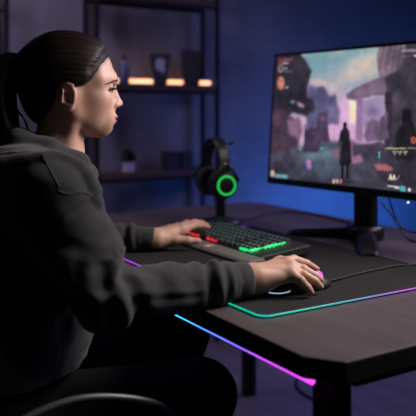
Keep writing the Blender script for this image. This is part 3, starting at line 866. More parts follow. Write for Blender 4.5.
for k in range(25):
    th = math.pi * k / 24; e = math.cos(th); s_ = math.sin(th)
    c = O + ax2 * .083 * np.sign(e) * abs(e) ** .8 + up * (HZ + .028 + (TOPZ - HZ - .028) * s_ ** .75)
    nrm_ = ax2 * e + up * (s_ + .05); nrm_ /= np.linalg.norm(nrm_); w = .017 + .004 * s_
    rings.append([bm.verts.new(c + sid * q * w + nrm_ * zz) for q, zz in ((-1, 0), (1, 0), (1, .005), (.7, .009), (-.7, .009), (-1, .005))])
for A, B2 in zip(rings, rings[1:]):
    for i in range(6): bm.faces.new((A[i], A[(i + 1) % 6], B2[(i + 1) % 6], B2[i]))
bm.faces.new(rings[0]); bm.faces.new(rings[-1][::-1])
hb = bm_obj('headband', bm, m_hp, hp, world=True)
bm = bmesh.new(); c = O + ax2 * .0905 + up * (HZ + .066); rbox(bm, Vector(c), (.004, .007, .007), .001, rot=R3)
bm_obj('band_badge', bm, mat('silver_badge', (.5, .5, .52), .4, .6), hb, world=True)
for s in (1, -1):
    a = ax2 * s
    c0 = O + a * .082 + up * HZ
    q = Vector(a).to_track_quat('Z', 'Y').to_matrix().to_4x4(); M = Matrix.Translation(c0) @ q
    bm = bmesh.new(); lathe(bm, [(0, -.012), (.037, -.012), (.042, -.006), (.043, .006), (.039, .016), (.029, .022), (0, .022)], 40, M)
    cup = bm_obj('ear_cup', bm, m_hp, hp, world=True)
    bm = bmesh.new(); tube(bm, [M @ Vector((.0285 * math.cos(2 * math.pi * k / 40), .0285 * math.sin(2 * math.pi * k / 40), .0215)) for k in range(40)], .0030, 8, closed=True)
    tag(bm_obj('light_ring', bm, mat('ring_glow', (.02, .2, .05), .4, emit=(.012, .62, .085), estr=1.0), cup, world=True), 'glowing green ring')
    bm = bmesh.new(); M2 = M @ Matrix.Translation((0, 0, -.022)); tube(bm, [M2 @ Vector((.034 * math.cos(2 * math.pi * k / 32), .038 * math.sin(2 * math.pi * k / 32), 0)) for k in range(32)], .0125, 10, closed=True)
    bm_obj('ear_cushion', bm, m_pad, cup, world=True)
    bm = bmesh.new(); tube(bm, spline([O + ax2 * s * .083 + sid * .0 + up * (HZ + .075), O + ax2 * s * .098 + sid * .022 + up * (HZ + .048), O + ax2 * s * .096 + sid * .044 + up * (HZ + .012)], 6), .005, 8)
    tube(bm, spline([O + ax2 * s * .083 + up * (HZ + .075), O + ax2 * s * .098 - sid * .022 + up * (HZ + .048), O + ax2 * s * .096 - sid * .044 + up * (HZ + .012)], 6), .005, 8)
    bm_obj('yoke', bm, m_hp, hp, world=True)
# ================================================================== person
person = thing('person', 'seated person in profile with a dark ponytail and charcoal hoodie, hands on mouse and keyboard', 'person', (-.43, -.30, 0))
HO = np.array([-.443, -.147, 1.171])
HF = np.array([.29, .957, 0.0]); HF /= np.linalg.norm(HF); HL = np.array([-HF[1], HF[0], 0]); HU = np.array([0, 0, 1.0])
HM = np.stack([HF, HL, HU], 1)                      # columns: head axes
def hp_(x, y, z): return HO + HM @ np.array([x, y, z], float)
def HC(a, b, ra, rb=None): return Cap(hp_(*a), hp_(*b), ra, rb)
def HE(c, r, rot=None): return Ell(hp_(*c), r, HM if rot is None else HM @ rot)
def rot_y(d):
    a = math.radians(d); return np.array([[math.cos(a), 0, math.sin(a)], [0, 1, 0], [-math.sin(a), 0, math.cos(a)]])
def rot_z(d):
    a = math.radians(d); return np.array([[math.cos(a), -math.sin(a), 0], [math.sin(a), math.cos(a), 0], [0, 0, 1]])
def HPL(f, c, r): return Fn(lambda P: f((P - HO) @ HM), hp_(*c), r)

buccal = U(.02, HE((.030, .036, -.052), (.036, .020, .036)), HE((.030, -.036, -.052), (.036, .020, .036)))
skull = U(.03, HE((-.012, 0, .022), (.089, .070, .080)), HE((.030, 0, .022), (.056, .058, .062)), HE((.038, 0, -.040), (.048, .050, .062)))
jaw = U(.018, HC((.060, 0, -.087), (.004, .046, -.058), .015, .015), HC((.060, 0, -.087), (.004, -.046, -.058), .015, .015), HE((.0665, 0, -.0895), (.0160, .018, .0150)), HE((.046, 0, -.074), (.03, .034, .025)),
        HC((.004, .047, -.060), (-.004, .056, -.02), .016), HC((.004, -.047, -.060), (-.004, -.056, -.02), .016))
cheek = U(.02, HE((.052, .034, -.030), (.030, .024, .026)), HE((.052, -.034, -.030), (.030, .024, .026)))
brow = HC((.0790, -.022, .012), (.0790, .022, .012), .0125)
browl = U(.01, HC((.0765, .024, .012), (.056, .046, .010), .011), HC((.0765, -.024, .012), (.056, -.046, .010), .011))
mouth = HE((.0755, 0, -.068), (.0175, .027, .022))
face0 = U(.020, skull, jaw, cheek, buccal, brow, browl, mouth)
face1 = Sub(.011, face0, HE((.092, .033, -.0105), (.0165, .017, .0105)), HE((.092, -.033, -.0105), (.0165, .017, .0105)))
nose = U(.007, HC((.0855, 0, .004), (.1005, 0, -.034), .0058, .0068), HE((.1020, 0, -.0385), (.0080, .0085, .0066)), HE((.0930, .0105, -.0415), (.0085, .0062, .0062)), HE((.0930, -.0105, -.0415), (.0085, .0062, .0062)),
         HC((.082, 0, -.010), (.0885, 0, -.040), .0115, .0115))
face2 = U(.007, face1, nose)
lips = U(.002, HE((.0925, 0, -.0655), (.0075, .020, .0050), rot_y(18)), HE((.0895, 0, -.0760), (.0075, .018, .0054), rot_y(-10)))
face3 = Sub(.003, U(.004, face2, lips), HE((.0990, 0, -.0710), (.0060, .022, .0008)), HE((.0985, .006, -.0468), (.004, .003, .0022)), HE((.0985, -.006, -.0468), (.004, .003, .0022)), HE((.0975, 0, -.0855), (.0115, .024, .0060)))
def lid(s):
    c = (.0735, s * .0325, -.0105)
    up_ = Int(.001, HE(c, (.0140,) * 3), HPL(lambda q: -(q[:, 2] - (-.0091) + .35 * (q[:, 0] - .086)), c, .02))
    lo_ = Int(.001, HE(c, (.0136,) * 3), HPL(lambda q: (q[:, 2] - (-.0150) - .1 * (q[:, 0] - .086)), c, .02))
    return up_, lo_
face4 = U(.0035, face3, *lid(1), *lid(-1))
def ear(s):
    c = np.array((-.012, s * .0715, -.021)); R_ = rot_z(s * 22) @ rot_y(-8)
    outer = HE(c, (.0215, .0088, .0318), R_); lobe = HE(c + np.array((.004, -s * .001, -.024)), (.0095, .006, .009), R_)
    bowl = HE(c + np.array((.003, s * .010, -.003)), (.0110, .0075, .0165), R_); groove = HE(c + np.array((-.004, s * .0105, .012)), (.0105, .005, .0085), R_)
    trag = HE(c + np.array((.0125, s * .006, -.006)), (.0045, .0042, .0065))
    anti = HC(c + np.array((-.0095, s * .0065, -.016)), c + np.array((-.0070, s * .0085, .008)), .0026, .0030)
    return U(.0025, Sub(.004, U(.006, outer, lobe), bowl, groove), trag, anti)
neck = U(.03, HC((-.014, 0, -.045), (-.026, 0, -.150), .049, .048), HC((-.026, 0, -.150), (-.060, 0, -.225), .049, .062))
sterno = HC((.0, -.045, -.085), (-.02, -.020, -.190), .013, .014)
head = U(.014, face4, neck, sterno)
head = U(.005, head, ear(1), ear(-1))

# ---- joints (world)
SH_R = np.array([-.245, -.255, .965]); EL_R = np.array([-.195, -.175, .790]); WR_R = np.array([-.166, .118, .789])
SH_L = np.array([-.625, -.250, .965]); EL_L = np.array([-.785, -.040, .800]); WR_L = np.array([-.662, .172, .787])
NB = hp_(-.065, 0, -.225); PELV = np.array([-.43, -.36, .55])
HIP_R = np.array([-.34, -.33, .53]); HIP_L = np.array([-.52, -.33, .53])
KN_R = np.array([-.262, .062, .545]); KN_L = np.array([-.60, .205, .560])
AN_R = np.array([-.262, .0, .09]); AN_L = np.array([-.60, .14, .09])
core = U(.06, Ell((-.43, -.26, .86), (.13, .085, .17)), Ell((-.43, -.32, .66), (.12, .085, .17)), Cap(NB, (-.43, -.25, .93), .05, .07), Cap(SH_R, NB, .045, .04), Cap(SH_L, NB, .045, .04),
         Cap(HIP_R, HIP_L, .08), Cap(PELV, (-.43, -.3, .7), .09))
limbs = U(.03, Cap(SH_R, EL_R, .040, .031), Cap(EL_R, WR_R, .031, .0265), Cap(SH_L, EL_L, .036, .027), Cap(EL_L, WR_L, .026, .0215),
          Cap(HIP_R, KN_R, .070, .048), Cap(KN_R, AN_R, .046, .03), Cap(HIP_L, KN_L, .070, .048), Cap(KN_L, AN_L, .046, .03),
          Cap(AN_R, AN_R + np.array([0, .11, -.05]), .03, .022), Cap(AN_L, AN_L + np.array([0, .11, -.05]), .03, .022))

def finger(pts, rs, k=.003):
    return U(k, *[Cap(pts[i], pts[i + 1], rs[i], rs[i + 1]) for i in range(len(pts) - 1)])
def hand(wr, el, knuckles, tips_pts, thumb, flat, g=1.0):
    back = (wr - el) / np.linalg.norm(wr - el)
    kn = [np.array(p) for p in knuckles]
    metas = [Cap(wr + np.array([(kn[i][0] - wr[0]) * .45, .012, .004]), kn[i] - np.array([0, 0, .006]), .0165 * g, .0120 * g) for i in range(4)]
    palm = U(.016, Cap(wr - back * .05, wr, .027 * g, .0255 * g), Cap(wr, wr + np.array([0, .03, 0]), .0265 * g, .024 * g), *metas, Cap(wr + np.array(flat), (kn[0] + kn[3]) / 2 - np.array([0, .02, .016 * g]), .016 * g, .015 * g))
    fs = [finger([kn[i] - np.array([0, .004, .003])] + [np.array(p) for p in tips_pts[i]], rr) for i, rr in enumerate(((.0108, .0094, .0082, .0066), (.0112, .0097, .0084, .0068), (.0106, .0093, .0080, .0065), (.0095, .0082, .0071, .0058)))]
    th = finger([np.array(p) for p in thumb], (.0165, .0128, .0105, .0078), .006)
    tendons = [Cap(wr + np.array([(kn[i][0] - wr[0]) * .5, .035, .018]), kn[i] + np.array([0, -.004, .0035]), .004, .0072) for i in range(4)]
    knob = [Ell(kn[i] + np.array([0, 0, .001]), .0098) for i in range(4)]
    return U(.0105, U(.008, palm, *tendons, *knob), U(.0016, *fs), th)
hand_r = hand(WR_R, EL_R, [(-.187, .207, .809), (-.166, .210, .811), (-.146, .203, .807), (-.128, .190, .800)],
    [[(-.195, .249, .808), (-.195, .284, .795), (-.193, .309, .781)],
     [(-.145, .232, .799), (-.133, .252, .786), (-.128, .264, .777)],
     [(-.125, .217, .794), (-.114, .237, .781), (-.110, .248, .770)],
     [(-.109, .197, .789), (-.102, .209, .774), (-.100, .216, .765)]],
    [WR_R + np.array([-.012, .022, -.002]), (-.203, .172, .785), (-.212, .208, .777), (-.212, .240, .772)], (.008, .02, -.008))
hand_l = hand(WR_L, EL_L, [(-.672, .256, .803), (-.692, .264, .804), (-.710, .259, .801), (-.727, .248, .796)],
    [[(-.686, .302, .808), (-.699, .334, .802), (-.708, .356, .795)],
     [(-.710, .312, .810), (-.725, .345, .804), (-.732, .366, .796)],
     [(-.734, .303, .806), (-.749, .332, .800), (-.756, .350, .794)],
     [(-.750, .284, .799), (-.763, .306, .795), (-.769, .320, .790)]],
    [WR_L + np.array([.012, .022, -.002]), (-.638, .214, .784), (-.622, .242, .781), (-.611, .266, .780)], (-.006, .02, -.008), .84)
body_sdf = U(.02, U(.03, head, core), limbs)
body_sdf = U(.010, body_sdf, hand_r, hand_l)
def hair_line(q):
    z = q[:, 2]
    x = np.interp(z, [-.085, -.066, -.050, -.030, -.012, -.004, .004, .012, .030, .045, .060, .075, .12], [-.075, -.052, -.040, -.031, -.022, .018, .030, .040, .052, .064, .078, .095, .12])
    return q[:, 0] - x - .001 * np.sin(q[:, 1] * 260 + z * 150)
me = surface('body', body_sdf, .0024)
relax(me, 1, .4)
V = verts_of(me); q = (V - HO) @ HM
# skin colour: base, lips, cheeks, knuckles
skin = np.tile(np.array([.52, .305, .235]), (len(V), 1))
def mixc(m, c):
    global skin
    m = np.clip(m, 0, 1)[:, None]; skin = skin * (1 - m) + np.array(c) * m
mixc(np.exp(-(((q[:, 0] - .06) / .03) ** 2 + ((np.abs(q[:, 1]) - .04) / .03) ** 2 + ((q[:, 2] + .035) / .025) ** 2)) * .35, (.50, .22, .17))
lm = np.minimum(np.clip(1.4 - (((q[:, 0] - .0915) / .0125) ** 2 + (q[:, 1] / .021) ** 2 + ((q[:, 2] + .0665) / .0055) ** 2), 0, 1) + np.clip(1.4 - (((q[:, 0] - .090) / .0125) ** 2 + (q[:, 1] / .019) ** 2 + ((q[:, 2] + .0765) / .0058) ** 2), 0, 1), 1)
mixc(lm * 1.3, (.33, .105, .10))
mixc(np.clip(1 - np.abs(q[:, 2] + .0712) / .0012, 0, 1) * (q[:, 0] > .085) * (np.abs(q[:, 1]) < .02), (.16, .05, .045))
mixc(np.clip(1 - hair_line(q) / .011, 0, 1) ** 1.5 * .75 * (q[:, 2] > -.016) * (q[:, 2] < .12) * (q[:, 0] > -.005), (.05, .028, .02))
earm = np.clip(1 - (((q[:, 0] + .012) / .024) ** 2 + ((q[:, 2] + .02) / .034) ** 2), 0, 1) * (np.abs(q[:, 1]) > .066); mixc(earm * .35, (.50, .20, .15))
mixc(.25 * np.clip((V[:, 1] - .24) / .05, 0, 1) * (V[:, 2] > .74) * (V[:, 2] < .85), (.52, .24, .18))
set_color(me, skin)
m_skin = attr_color(bump(mat('skin', (.5, .3, .2), .48, spec=.4, sss=.12), (260, 260, 260), .12, .0006))
body = link_mesh('body', me, m_skin, person, world=True)

# ---- eyes, brows, lashes
m_eye = mat('eyeball', (.4, .37, .36), .15)
nt = m_eye.node_tree
tc = nt.nodes.new('ShaderNodeTexCoord'); ln = nt.nodes.new('ShaderNodeVectorMath'); ln.operation = 'DISTANCE'
rp = nt.nodes.new('ShaderNodeValToRGB'); nt.links.new(tc.outputs['Object'], ln.inputs[0]); ln.inputs[1].default_value = (0, .0122, 0)
nt.links.new(ln.outputs['Value'], rp.inputs[0]); rp.color_ramp.interpolation = 'CONSTANT'
e = rp.color_ramp.elements; e[0].position = 0; e[0].color = (.004, .003, .003, 1); e[1].position = .0025; e[1].color = (.06, .03, .015, 1)
k = e.new(.0062); k.color = (.36, .33, .32, 1)
nt.links.new(rp.outputs[0], bsdf(m_eye).inputs['Base Color'])
m_hair = mat('hair', (.016, .009, .006), .48, spec=.18)
for s in (1, -1):
    bm = bmesh.new(); bmesh.ops.create_uvsphere(bm, u_segments=32, v_segments=24, radius=.0126)
    o = bm_obj('eye', bm, m_eye, body, smooth=True)
    c = hp_(.0735, s * .0325, -.0105); o.location = Vector(c) - person.location; o.rotation_euler = (math.radians(-4), 0, math.atan2(-HF[0], HF[1]))
    # brow: a tapered band of short hairs
    bm = bmesh.new()
    for j in range(46):
        t = j / 45; x = .0975 - .028 * t ** 1.6; y = s * (.011 + .036 * t); z = .0045 + .0060 * math.sin(math.pi * min(1, t * 1.05)) - .002 * t
        for w in (-1, 0, 1):
            hw = (1 - t * .7) * .0017 * w * min(1, .45 + t * 3)
            p = hp_(x - .0035 + .0008, y, z + hw)
            # drop on to the face surface along the outward direction
            n_ = hp_(x, y * 1.25, z) - hp_(0.02, 0, z); n_ = n_ / np.linalg.norm(n_)
            qd = p.copy()
            for _ in range(6): qd = qd - n_ * face4.ev(qd[None], qd, .1)[0]
            d = (HM @ np.array([-.35, s * .8, .35 * (1 - t) - .25 * t])) * .0055
            tube(bm, [qd - n_ * .0006, qd + n_ * .0009 + d * .5, qd + n_ * .0003 + d], [.0005, .0005, .0002], 5)
    bm_obj('eyebrow', bm, mat('brow_hair', (.035, .02, .014), .6, spec=.2), body, world=True)
    bm = bmesh.new()
    c0 = np.array((.0735, s * .0325, -.0105))
    for j in range(26):
        a = math.radians(-62 + 124 * j / 25)
        d = np.array((math.cos(a), math.sin(a), 0)); z = -.0089 - .35 * (c0[0] + .0135 * d[0] - .086)
        r_ = math.sqrt(max(1e-8, .0140 ** 2 - (z + .0105) ** 2)); p = c0 * (1, 1, 0) + d * r_ + np.array((0, 0, z))
        tube(bm, [hp_(*p), hp_(*(p + d * .0042 + np.array((0, 0, -.0005)))), hp_(*(p + d * .0072 + np.array((0, 0, .0022))))], [.0009, .0007, .0002], 5)
    bm_obj('eyelashes', bm, m_hair, body, world=True)

# ---- hair: a cap combed back to the tie, and the ponytail
TIE = np.array((-.094, 0, .040))
cap0 = U(.03, HE((-.0125, 0, .024), (.0965, .0775, .0885)), HE((.030, 0, .026), (.0605, .063, .0665)), HE((-.045, 0, -.025), (.052, .060, .062)), HE((-.082, 0, .040), (.028, .026, .024)))
class Shell:
    bc = face0.bc; br = face0.br + .01
    def ev(s, P, c, r):
        q = (P - HO) @ HM
        return face0.ev(P, c, r) - np.clip(.0012 + .16 * -hair_line(q), .0012, .0065)
cap_h = Int(.002, U(.012, Shell(), Int(.01, cap0, HPL(lambda q: q[:, 0] - .03 - .8 * np.clip(q[:, 2] - .03, 0, 1), (0, 0, 0), .16))), HPL(lambda q: hair_line(q) * .7, (0, 0, 0), .16))
ear_hole = U(.004, HE((-.012, .078, -.024), (.019, .022, .030)), HE((-.012, -.078, -.024), (.019, .022, .030)))
cap_h = Sub(.004, cap_h, ear_hole)
me = surface('hair', cap_h, .0026); relax(me, 1)
V = verts_of(me); Nn = normals_of(me); q = (V - HO) @ HM
def strand_offset(q):
    d = q - TIE
    ph = np.arctan2(d[:, 1], d[:, 2]) 
    r = np.linalg.norm(d, axis=1)
    return .00035 * np.sin(ph * 46 + 3 * np.sin(r * 40)) + .0003 * np.sin(ph * 97 + 1.3 + 4 * np.sin(r * 25)) + .0004 * np.sin(ph * 13 + 2 * np.sin(r * 18))
V = V + Nn * (strand_offset(q) * np.clip(np.linalg.norm(q - TIE, axis=1) / .05, .2, 1) * np.clip(-hair_line(q) / .02, 0, 1))[:, None]
set_verts(me, V)
d = q - TIE; ph = np.arctan2(d[:, 1], d[:, 2])
tone = .5 + .5 * np.sin(ph * 61 + np.sin(ph * 13) * 3)
set_color(me, np.array([.006, .0038, .003])[None] * (1 - tone[:, None]) + np.array([.014, .0085, .0065])[None] * tone[:, None])
attr_color(m_hair)
set_color(me, np.stack([ph, np.linalg.norm(d, axis=1), 0 * ph], -1), 'Strand')
nt = m_hair.node_tree; at = nt.nodes.new('ShaderNodeAttribute'); at.attribute_name = 'Strand'
vm = nt.nodes.new('ShaderNodeVectorMath'); vm.operation = 'MULTIPLY'; vm.inputs[1].default_value = (38, 9, 1)
nz_ = nt.nodes.new('ShaderNodeTexNoise'); nz_.inputs['Scale'].default_value = 1.0; nz_.inputs['Detail'].default_value = 3
bp_ = nt.nodes.new('ShaderNodeBump'); bp_.inputs['Strength'].default_value = .55; bp_.inputs['Distance'].default_value = .0015
nt.links.new(at.outputs['Vector'], vm.inputs[0]); nt.links.new(vm.outputs[0], nz_.inputs['Vector']); nt.links.new(nz_.outputs['Fac'], bp_.inputs['Height']); nt.links.new(bp_.outputs[0], bsdf(m_hair).inputs['Normal'])
m_hair2 = mat('hair_loose', (.008, .0055, .0045), .5, spec=.15)
hair = link_mesh('hair', me, m_hair, person, world=True)
# ponytail
tail = spline([hp_(-.088, 0, .040), hp_(-.110, 0, .045), hp_(-.132, -.003, .030), hp_(-.143, -.008, -.010), hp_(-.139, -.012, -.060), hp_(-.126, -.016, -.110), hp_(-.114, -.018, -.155)], 7)
bm = bmesh.new(); n = len(tail); seg = 44; rings = []
for i, p in enumerate(tail):
    t = i / (n - 1); p = np.array(p); nx = np.array(tail[min(i + 1, n - 1)]) - np.array(tail[max(i - 1, 0)]); nx /= np.linalg.norm(nx)
    a = HL - nx * (HL @ nx); a /= np.linalg.norm(a); b = np.cross(nx, a)
    r = np.interp(t, [0, .08, .2, .45, .75, .92, 1], [.014, .012, .023, .033, .030, .020, .006])
    ring = []
    for k in range(seg):
        th = 2 * math.pi * k / seg + .5 * t
        rr = r * (1 + .09 * math.sin(k * 2.9 + 2 * t) + .06 * math.sin(k * 1.3 + 4 * t))
        ring.append(bm.verts.new(p + (a * math.cos(th) * 1.1 + b * math.sin(th)) * rr))
    rings.append(ring)
for A, B2 in zip(rings, rings[1:]):
    for k in range(seg): bm.faces.new((A[k], A[(k + 1) % seg], B2[(k + 1) % seg], B2[k]))
bm.faces.new(rings[0]); bm.faces.new(rings[-1])
rs = np.random.RandomState(9)
for j in range(60):                                   # separate locks that leave the tail
    th = rs.uniform(0, 2 * math.pi); i0 = rs.randint(8, 26); pts = []; rad = []
    m_ = rs.randint(10, 18)
    for k in range(m_):
        i = min(i0 + k, n - 1); t = i / (n - 1)
        r = np.interp(t, [0, .08, .2, .45, .75, .92, 1], [.013, .012, .021, .029, .027, .022, .014]) * (1 + .012 * k)
        pts.append(np.array(tail[i]) + (HL * math.cos(th) + HF * math.sin(th)) * r + np.array([0, 0, -.0012 * max(0, i0 + k - n + 1) * 3])); rad.append(.0014 * (1 - k / m_) + .0003)
    tube(bm, pts, rad, 5)
bm_obj('ponytail', bm, m_hair2, hair, smooth=True, world=True)
# stray lock curving below the tail, towards the neck
bm = bmesh.new()
for dx in (0, .004, .008): tube(bm, spline([hp_(-.128, -.02, .0 + dx), hp_(-.115, -.024, -.045 + dx), hp_(-.094, -.03, -.068), hp_(-.085, -.034, -.092 - dx), hp_(-.092, -.036, -.115)], 6), [.0016] * 24 + [.0006], 6)
bm_obj('loose_lock', bm, m_hair2, hair, world=True)
bm = bmesh.new()
M = Matrix.Translation(hp_(-.099, 0, .042)) @ Vector(HF).to_track_quat('Z', 'Y').to_matrix().to_4x4()
for zo in (-.005, .003): tube(bm, [M @ Vector((.0135 * math.cos(2 * math.pi * k / 24), .0135 * math.sin(2 * math.pi * k / 24), zo)) for k in range(24)], .0048, 8, closed=True)
bm_obj('hair_tie', bm, mat('elastic', (.012, .012, .013), .8), person, world=True)

# ---- hoodie
def sleeve(sh, el, wr, g):
    d = (wr - el) / np.linalg.norm(wr - el); cuff0 = wr - d * .062; end = wr - d * .004
    up_ = U(.03, Cap(sh, sh + (el - sh) * .55, .072, .062), Cap(sh + (el - sh) * .5, el, .062, .053))
    fo = U(.02, Cap(el, el + (cuff0 - el) * .5, .047 * g, .043 * g), Cap(el + (cuff0 - el) * .5, cuff0, .043 * g, .040 * g))
    return U(.028, up_, fo, Ell(el - d * .012 + np.array([0, 0, -.006]), .047)), Cap(cuff0 + d * .008, end - d * .034, .0345 * g, .0335 * g), d, end
sl_r, cf_r, d_r, e_r = sleeve(SH_R, EL_R, WR_R, 1); sl_l, cf_l, d_l, e_l = sleeve(SH_L, EL_L, WR_L, .80)
torso = U(.06, Ell((-.43, -.275, .86), (.185, .135, .19)), Ell((-.43, -.315, .70), (.185, .150, .20)), Cap(SH_R + np.array([-.01, 0, -.005]), SH_L + np.array([.01, 0, -.005]), .072), Cap(SH_R + np.array([-.03, 0, .012]), NB + np.array([.05, -.01, .006]), .058, .048), Cap(SH_L + np.array([.03, 0, .012]), NB + np.array([-.05, -.01, .006]), .058, .048),
          Cap((-.52, -.335, .68), (-.34, -.335, .68), .125), Cap((-.50, -.22, .70), (-.36, -.22, .70), .085))
collar_pts = [(.034, 0, -.188), (.010, .056, -.162), (-.045, .077, -.134), (-.105, .058, -.116), (-.128, 0, -.110), (-.105, -.058, -.116), (-.045, -.077, -.134), (.010, -.056, -.162)]
collar = U(.02, *[HC(collar_pts[i], collar_pts[(i + 1) % 8], .024 if 1 < i < 7 else .020) for i in range(8)])
hood = U(.04, HE((-.135, 0, -.185), (.055, .115, .055)), HE((-.150, 0, -.215), (.050, .11, .075)), HE((-.09, -.07, -.175), (.05, .04, .045)), HE((-.09, .07, -.175), (.05, .04, .045)))
hoodie = U(.03, torso, sl_r, sl_l); hoodie = U(.012, hoodie, hood); hoodie = U(.0045, hoodie, collar)
EDGE = [(-.2185, -.2779, 1.0378), (-.2194, -.2634, 1.0407), (-.2157, -.2504, 1.0388), (-.2064, -.2357, 1.0319), (-.1986, -.2205, 1.0214), (-.19, -.211, 1.006), (-.1849, -.2039, .987), (-.1846, -.1948, .964)]
inn = [np.array(p) + (NB + np.array([0, 0, -.07]) - np.array(p)) / np.linalg.norm(NB + np.array([0, 0, -.07]) - np.array(p)) * .0085 for p in EDGE]
inn = [inn[0] + np.array([-.03, -.07, -.005])] + inn + [inn[-1] + np.array([-.012, .004, -.035]), inn[-1] + np.array([-.035, .004, -.075])]
mir = [np.array([-.86 - p[0], p[1], p[2]]) for p in inn]
hoodie = U(.007, hoodie, *[Cap(a_, b_, .0125) for a_, b_ in zip(inn, inn[1:])], *[Cap(a_, b_, .0125) for a_, b_ in zip(mir, mir[1:])])
hoodie = U(.012, hoodie, U(.004, cf_r), U(.004, cf_l))
hoodie = Sub(.006, hoodie, HC((-.030, 0, -.05), (-.042, 0, -.175), .058, .058), HC((-.042, 0, -.175), (-.03, 0, -.22), .054, .02))
hoodie = Sub(.012, hoodie, Fn(lambda P: P[:, 2] - .635, (-.43, -.3, .40), .45))
me = surface('hoodie', hoodie, .0046)
relax(me, 1)
V = verts_of(me); Nn = normals_of(me)
def seg_t(P, a, b):
    ab = b - a; l = np.linalg.norm(ab); t = (P - a) @ ab / l ** 2; r = np.linalg.norm(P - a - t[:, None] * ab, axis=1); return t, r
disp = np.zeros(len(V))
nz = np.array([mnoise.fractal(Vector(p) * 9.0, 1.0, 2.0, 3) for p in V]); nf = np.array([mnoise.noise(Vector(p) * 23.0) for p in V])
disp += .0035 * nz + .0012 * nf
# drapery: ridges that run from the neck over the shoulder and down the side
dn = V - (NB + np.array([0, 0, .06])); rn = np.linalg.norm(dn, axis=1); an_ = np.arctan2(dn[:, 2] + .6 * rn, dn[:, 0] * .7 - dn[:, 1] * .7)
rid = np.array([mnoise.noise(Vector((a * 7.0, r * 5.5, 3.3))) for a, r in zip(an_, rn)])
disp += .008 * (np.clip(.35 - np.abs(rid), 0, 1) - .12) * np.clip((V[:, 2] - .64) / .06, 0, 1) * np.clip((rn - .10) / .06, 0, 1) * np.clip((-.13 - V[:, 1]) / .08, 0, 1)
for sh, el, wr in ((SH_R, EL_R, WR_R), (SH_L, EL_L, WR_L)):
    t, r = seg_t(V, sh, el); near = np.exp(-(np.maximum(r - .075, 0) / .02) ** 2) * (r < .11)
    ax_ = (el - sh) / np.linalg.norm(el - sh); e1 = np.cross(ax_, [0, 1, 0.2]); e1 /= np.linalg.norm(e1); e2 = np.cross(ax_, e1)
    rel = V - sh; ang = np.arctan2(rel @ e2, rel @ e1)
    # long diagonal folds down the upper sleeve
    w = near * np.clip((t - .25) / .2, 0, 1) * np.clip((1.15 - t) / .2, 0, 1)
    disp += w * .012 * (.5 - np.abs(np.sin(ang * 1.5 + t * 2.6 + 1.3 * nz)))
    disp += w * .0030 * np.sin(t * 26 + ang * 1.6 + 3 * nz) * np.clip((t - .55) / .25, 0, 1)
    t2, r2 = seg_t(V, el, wr); near2 = (r2 < .085) * np.clip((t2 + .25) / .2, 0, 1)
    rel2 = V - el; ax2_ = (wr - el) / np.linalg.norm(wr - el); f1 = np.cross(ax2_, [0, 0, 1]); f1 /= np.linalg.norm(f1); f2 = np.cross(f1, ax2_); ang2 = np.arctan2(rel2 @ f2, rel2 @ f1)
    # crease rings in the crook of the arm and bunching above the cuff
    disp += near2 * .0070 * np.sin(t2 * 30 + 1.2 * np.sin(ang2 * 2) + 2.5 * nz) * np.exp(-((t2 - .10) / .22) ** 2)
    disp += near2 * .0060 * np.sin(t2 * 44 + 1.5 * np.sin(ang2 + .7) + 2 * nz) * np.exp(-((t2 - .70) / .10) ** 2)
    disp += near2 * .0026 * np.sin(ang2 * 2 + t2 * 7 + 2 * nz) * np.clip(t2 / .2, 0, 1) * np.clip((.8 - t2) / .1, 0, 1)
    disp -= near2 * .0034 * np.exp(-((ang2 + .12 + .5 * (t2 - .35)) / .11) ** 2) * np.clip((t2 - .08) / .08, 0, 1) * np.clip((.62 - t2) / .08, 0, 1)
    disp += near2 * .0026 * np.exp(-((ang2 - .14 + .5 * (t2 - .35)) / .14) ** 2) * np.clip((t2 - .08) / .08, 0, 1) * np.clip((.62 - t2) / .08, 0, 1)
    # seam rings: dropped shoulder and cuff
    disp -= .0034 * np.exp(-((t - .20) * np.linalg.norm(el - sh) / .0055) ** 2) * (r < .10) * (np.abs(rel @ ax_) < .2)
    disp += .0030 * np.exp(-(((t - .20) * np.linalg.norm(el - sh) + .009) / .006) ** 2) * (r < .10)
    # cuff ribs
    tc_ = np.clip((t2 - .80) / .02, 0, 1) * (r2 < .05)
    disp = disp * (1 - tc_) + tc_ * (.0006 * np.sin(ang2 * 60))
# front of the body: soft vertical folds; hem band
bf = np.clip((V[:, 1] + .30) / .1, 0, 1) * np.clip((.62 + .2 - V[:, 2]) / .15, 0, 1) * (np.abs(V[:, 0] + .43) < .19)
disp += bf * .0055 * np.sin(V[:, 2] * 55 + 3 * nz + V[:, 0] * 6)
set_verts(me, V + Nn * disp[:, None]); relax(me, 1, .35)
m_hood = mat('hoodie_fleece', (.03, .03, .033), .88, spec=.15)
bsdf(m_hood).inputs['Sheen Weight'].default_value = .12; bsdf(m_hood).inputs['Sheen Roughness'].default_value = .6
vary(m_hood, (.0225, .023, .026), (.030, .031, .0345), (320, 320, 320), 2, .3, .7); bump(m_hood, (700, 700, 700), .35, .0008)
ho = link_mesh('hoodie', me, m_hood, person, world=True)
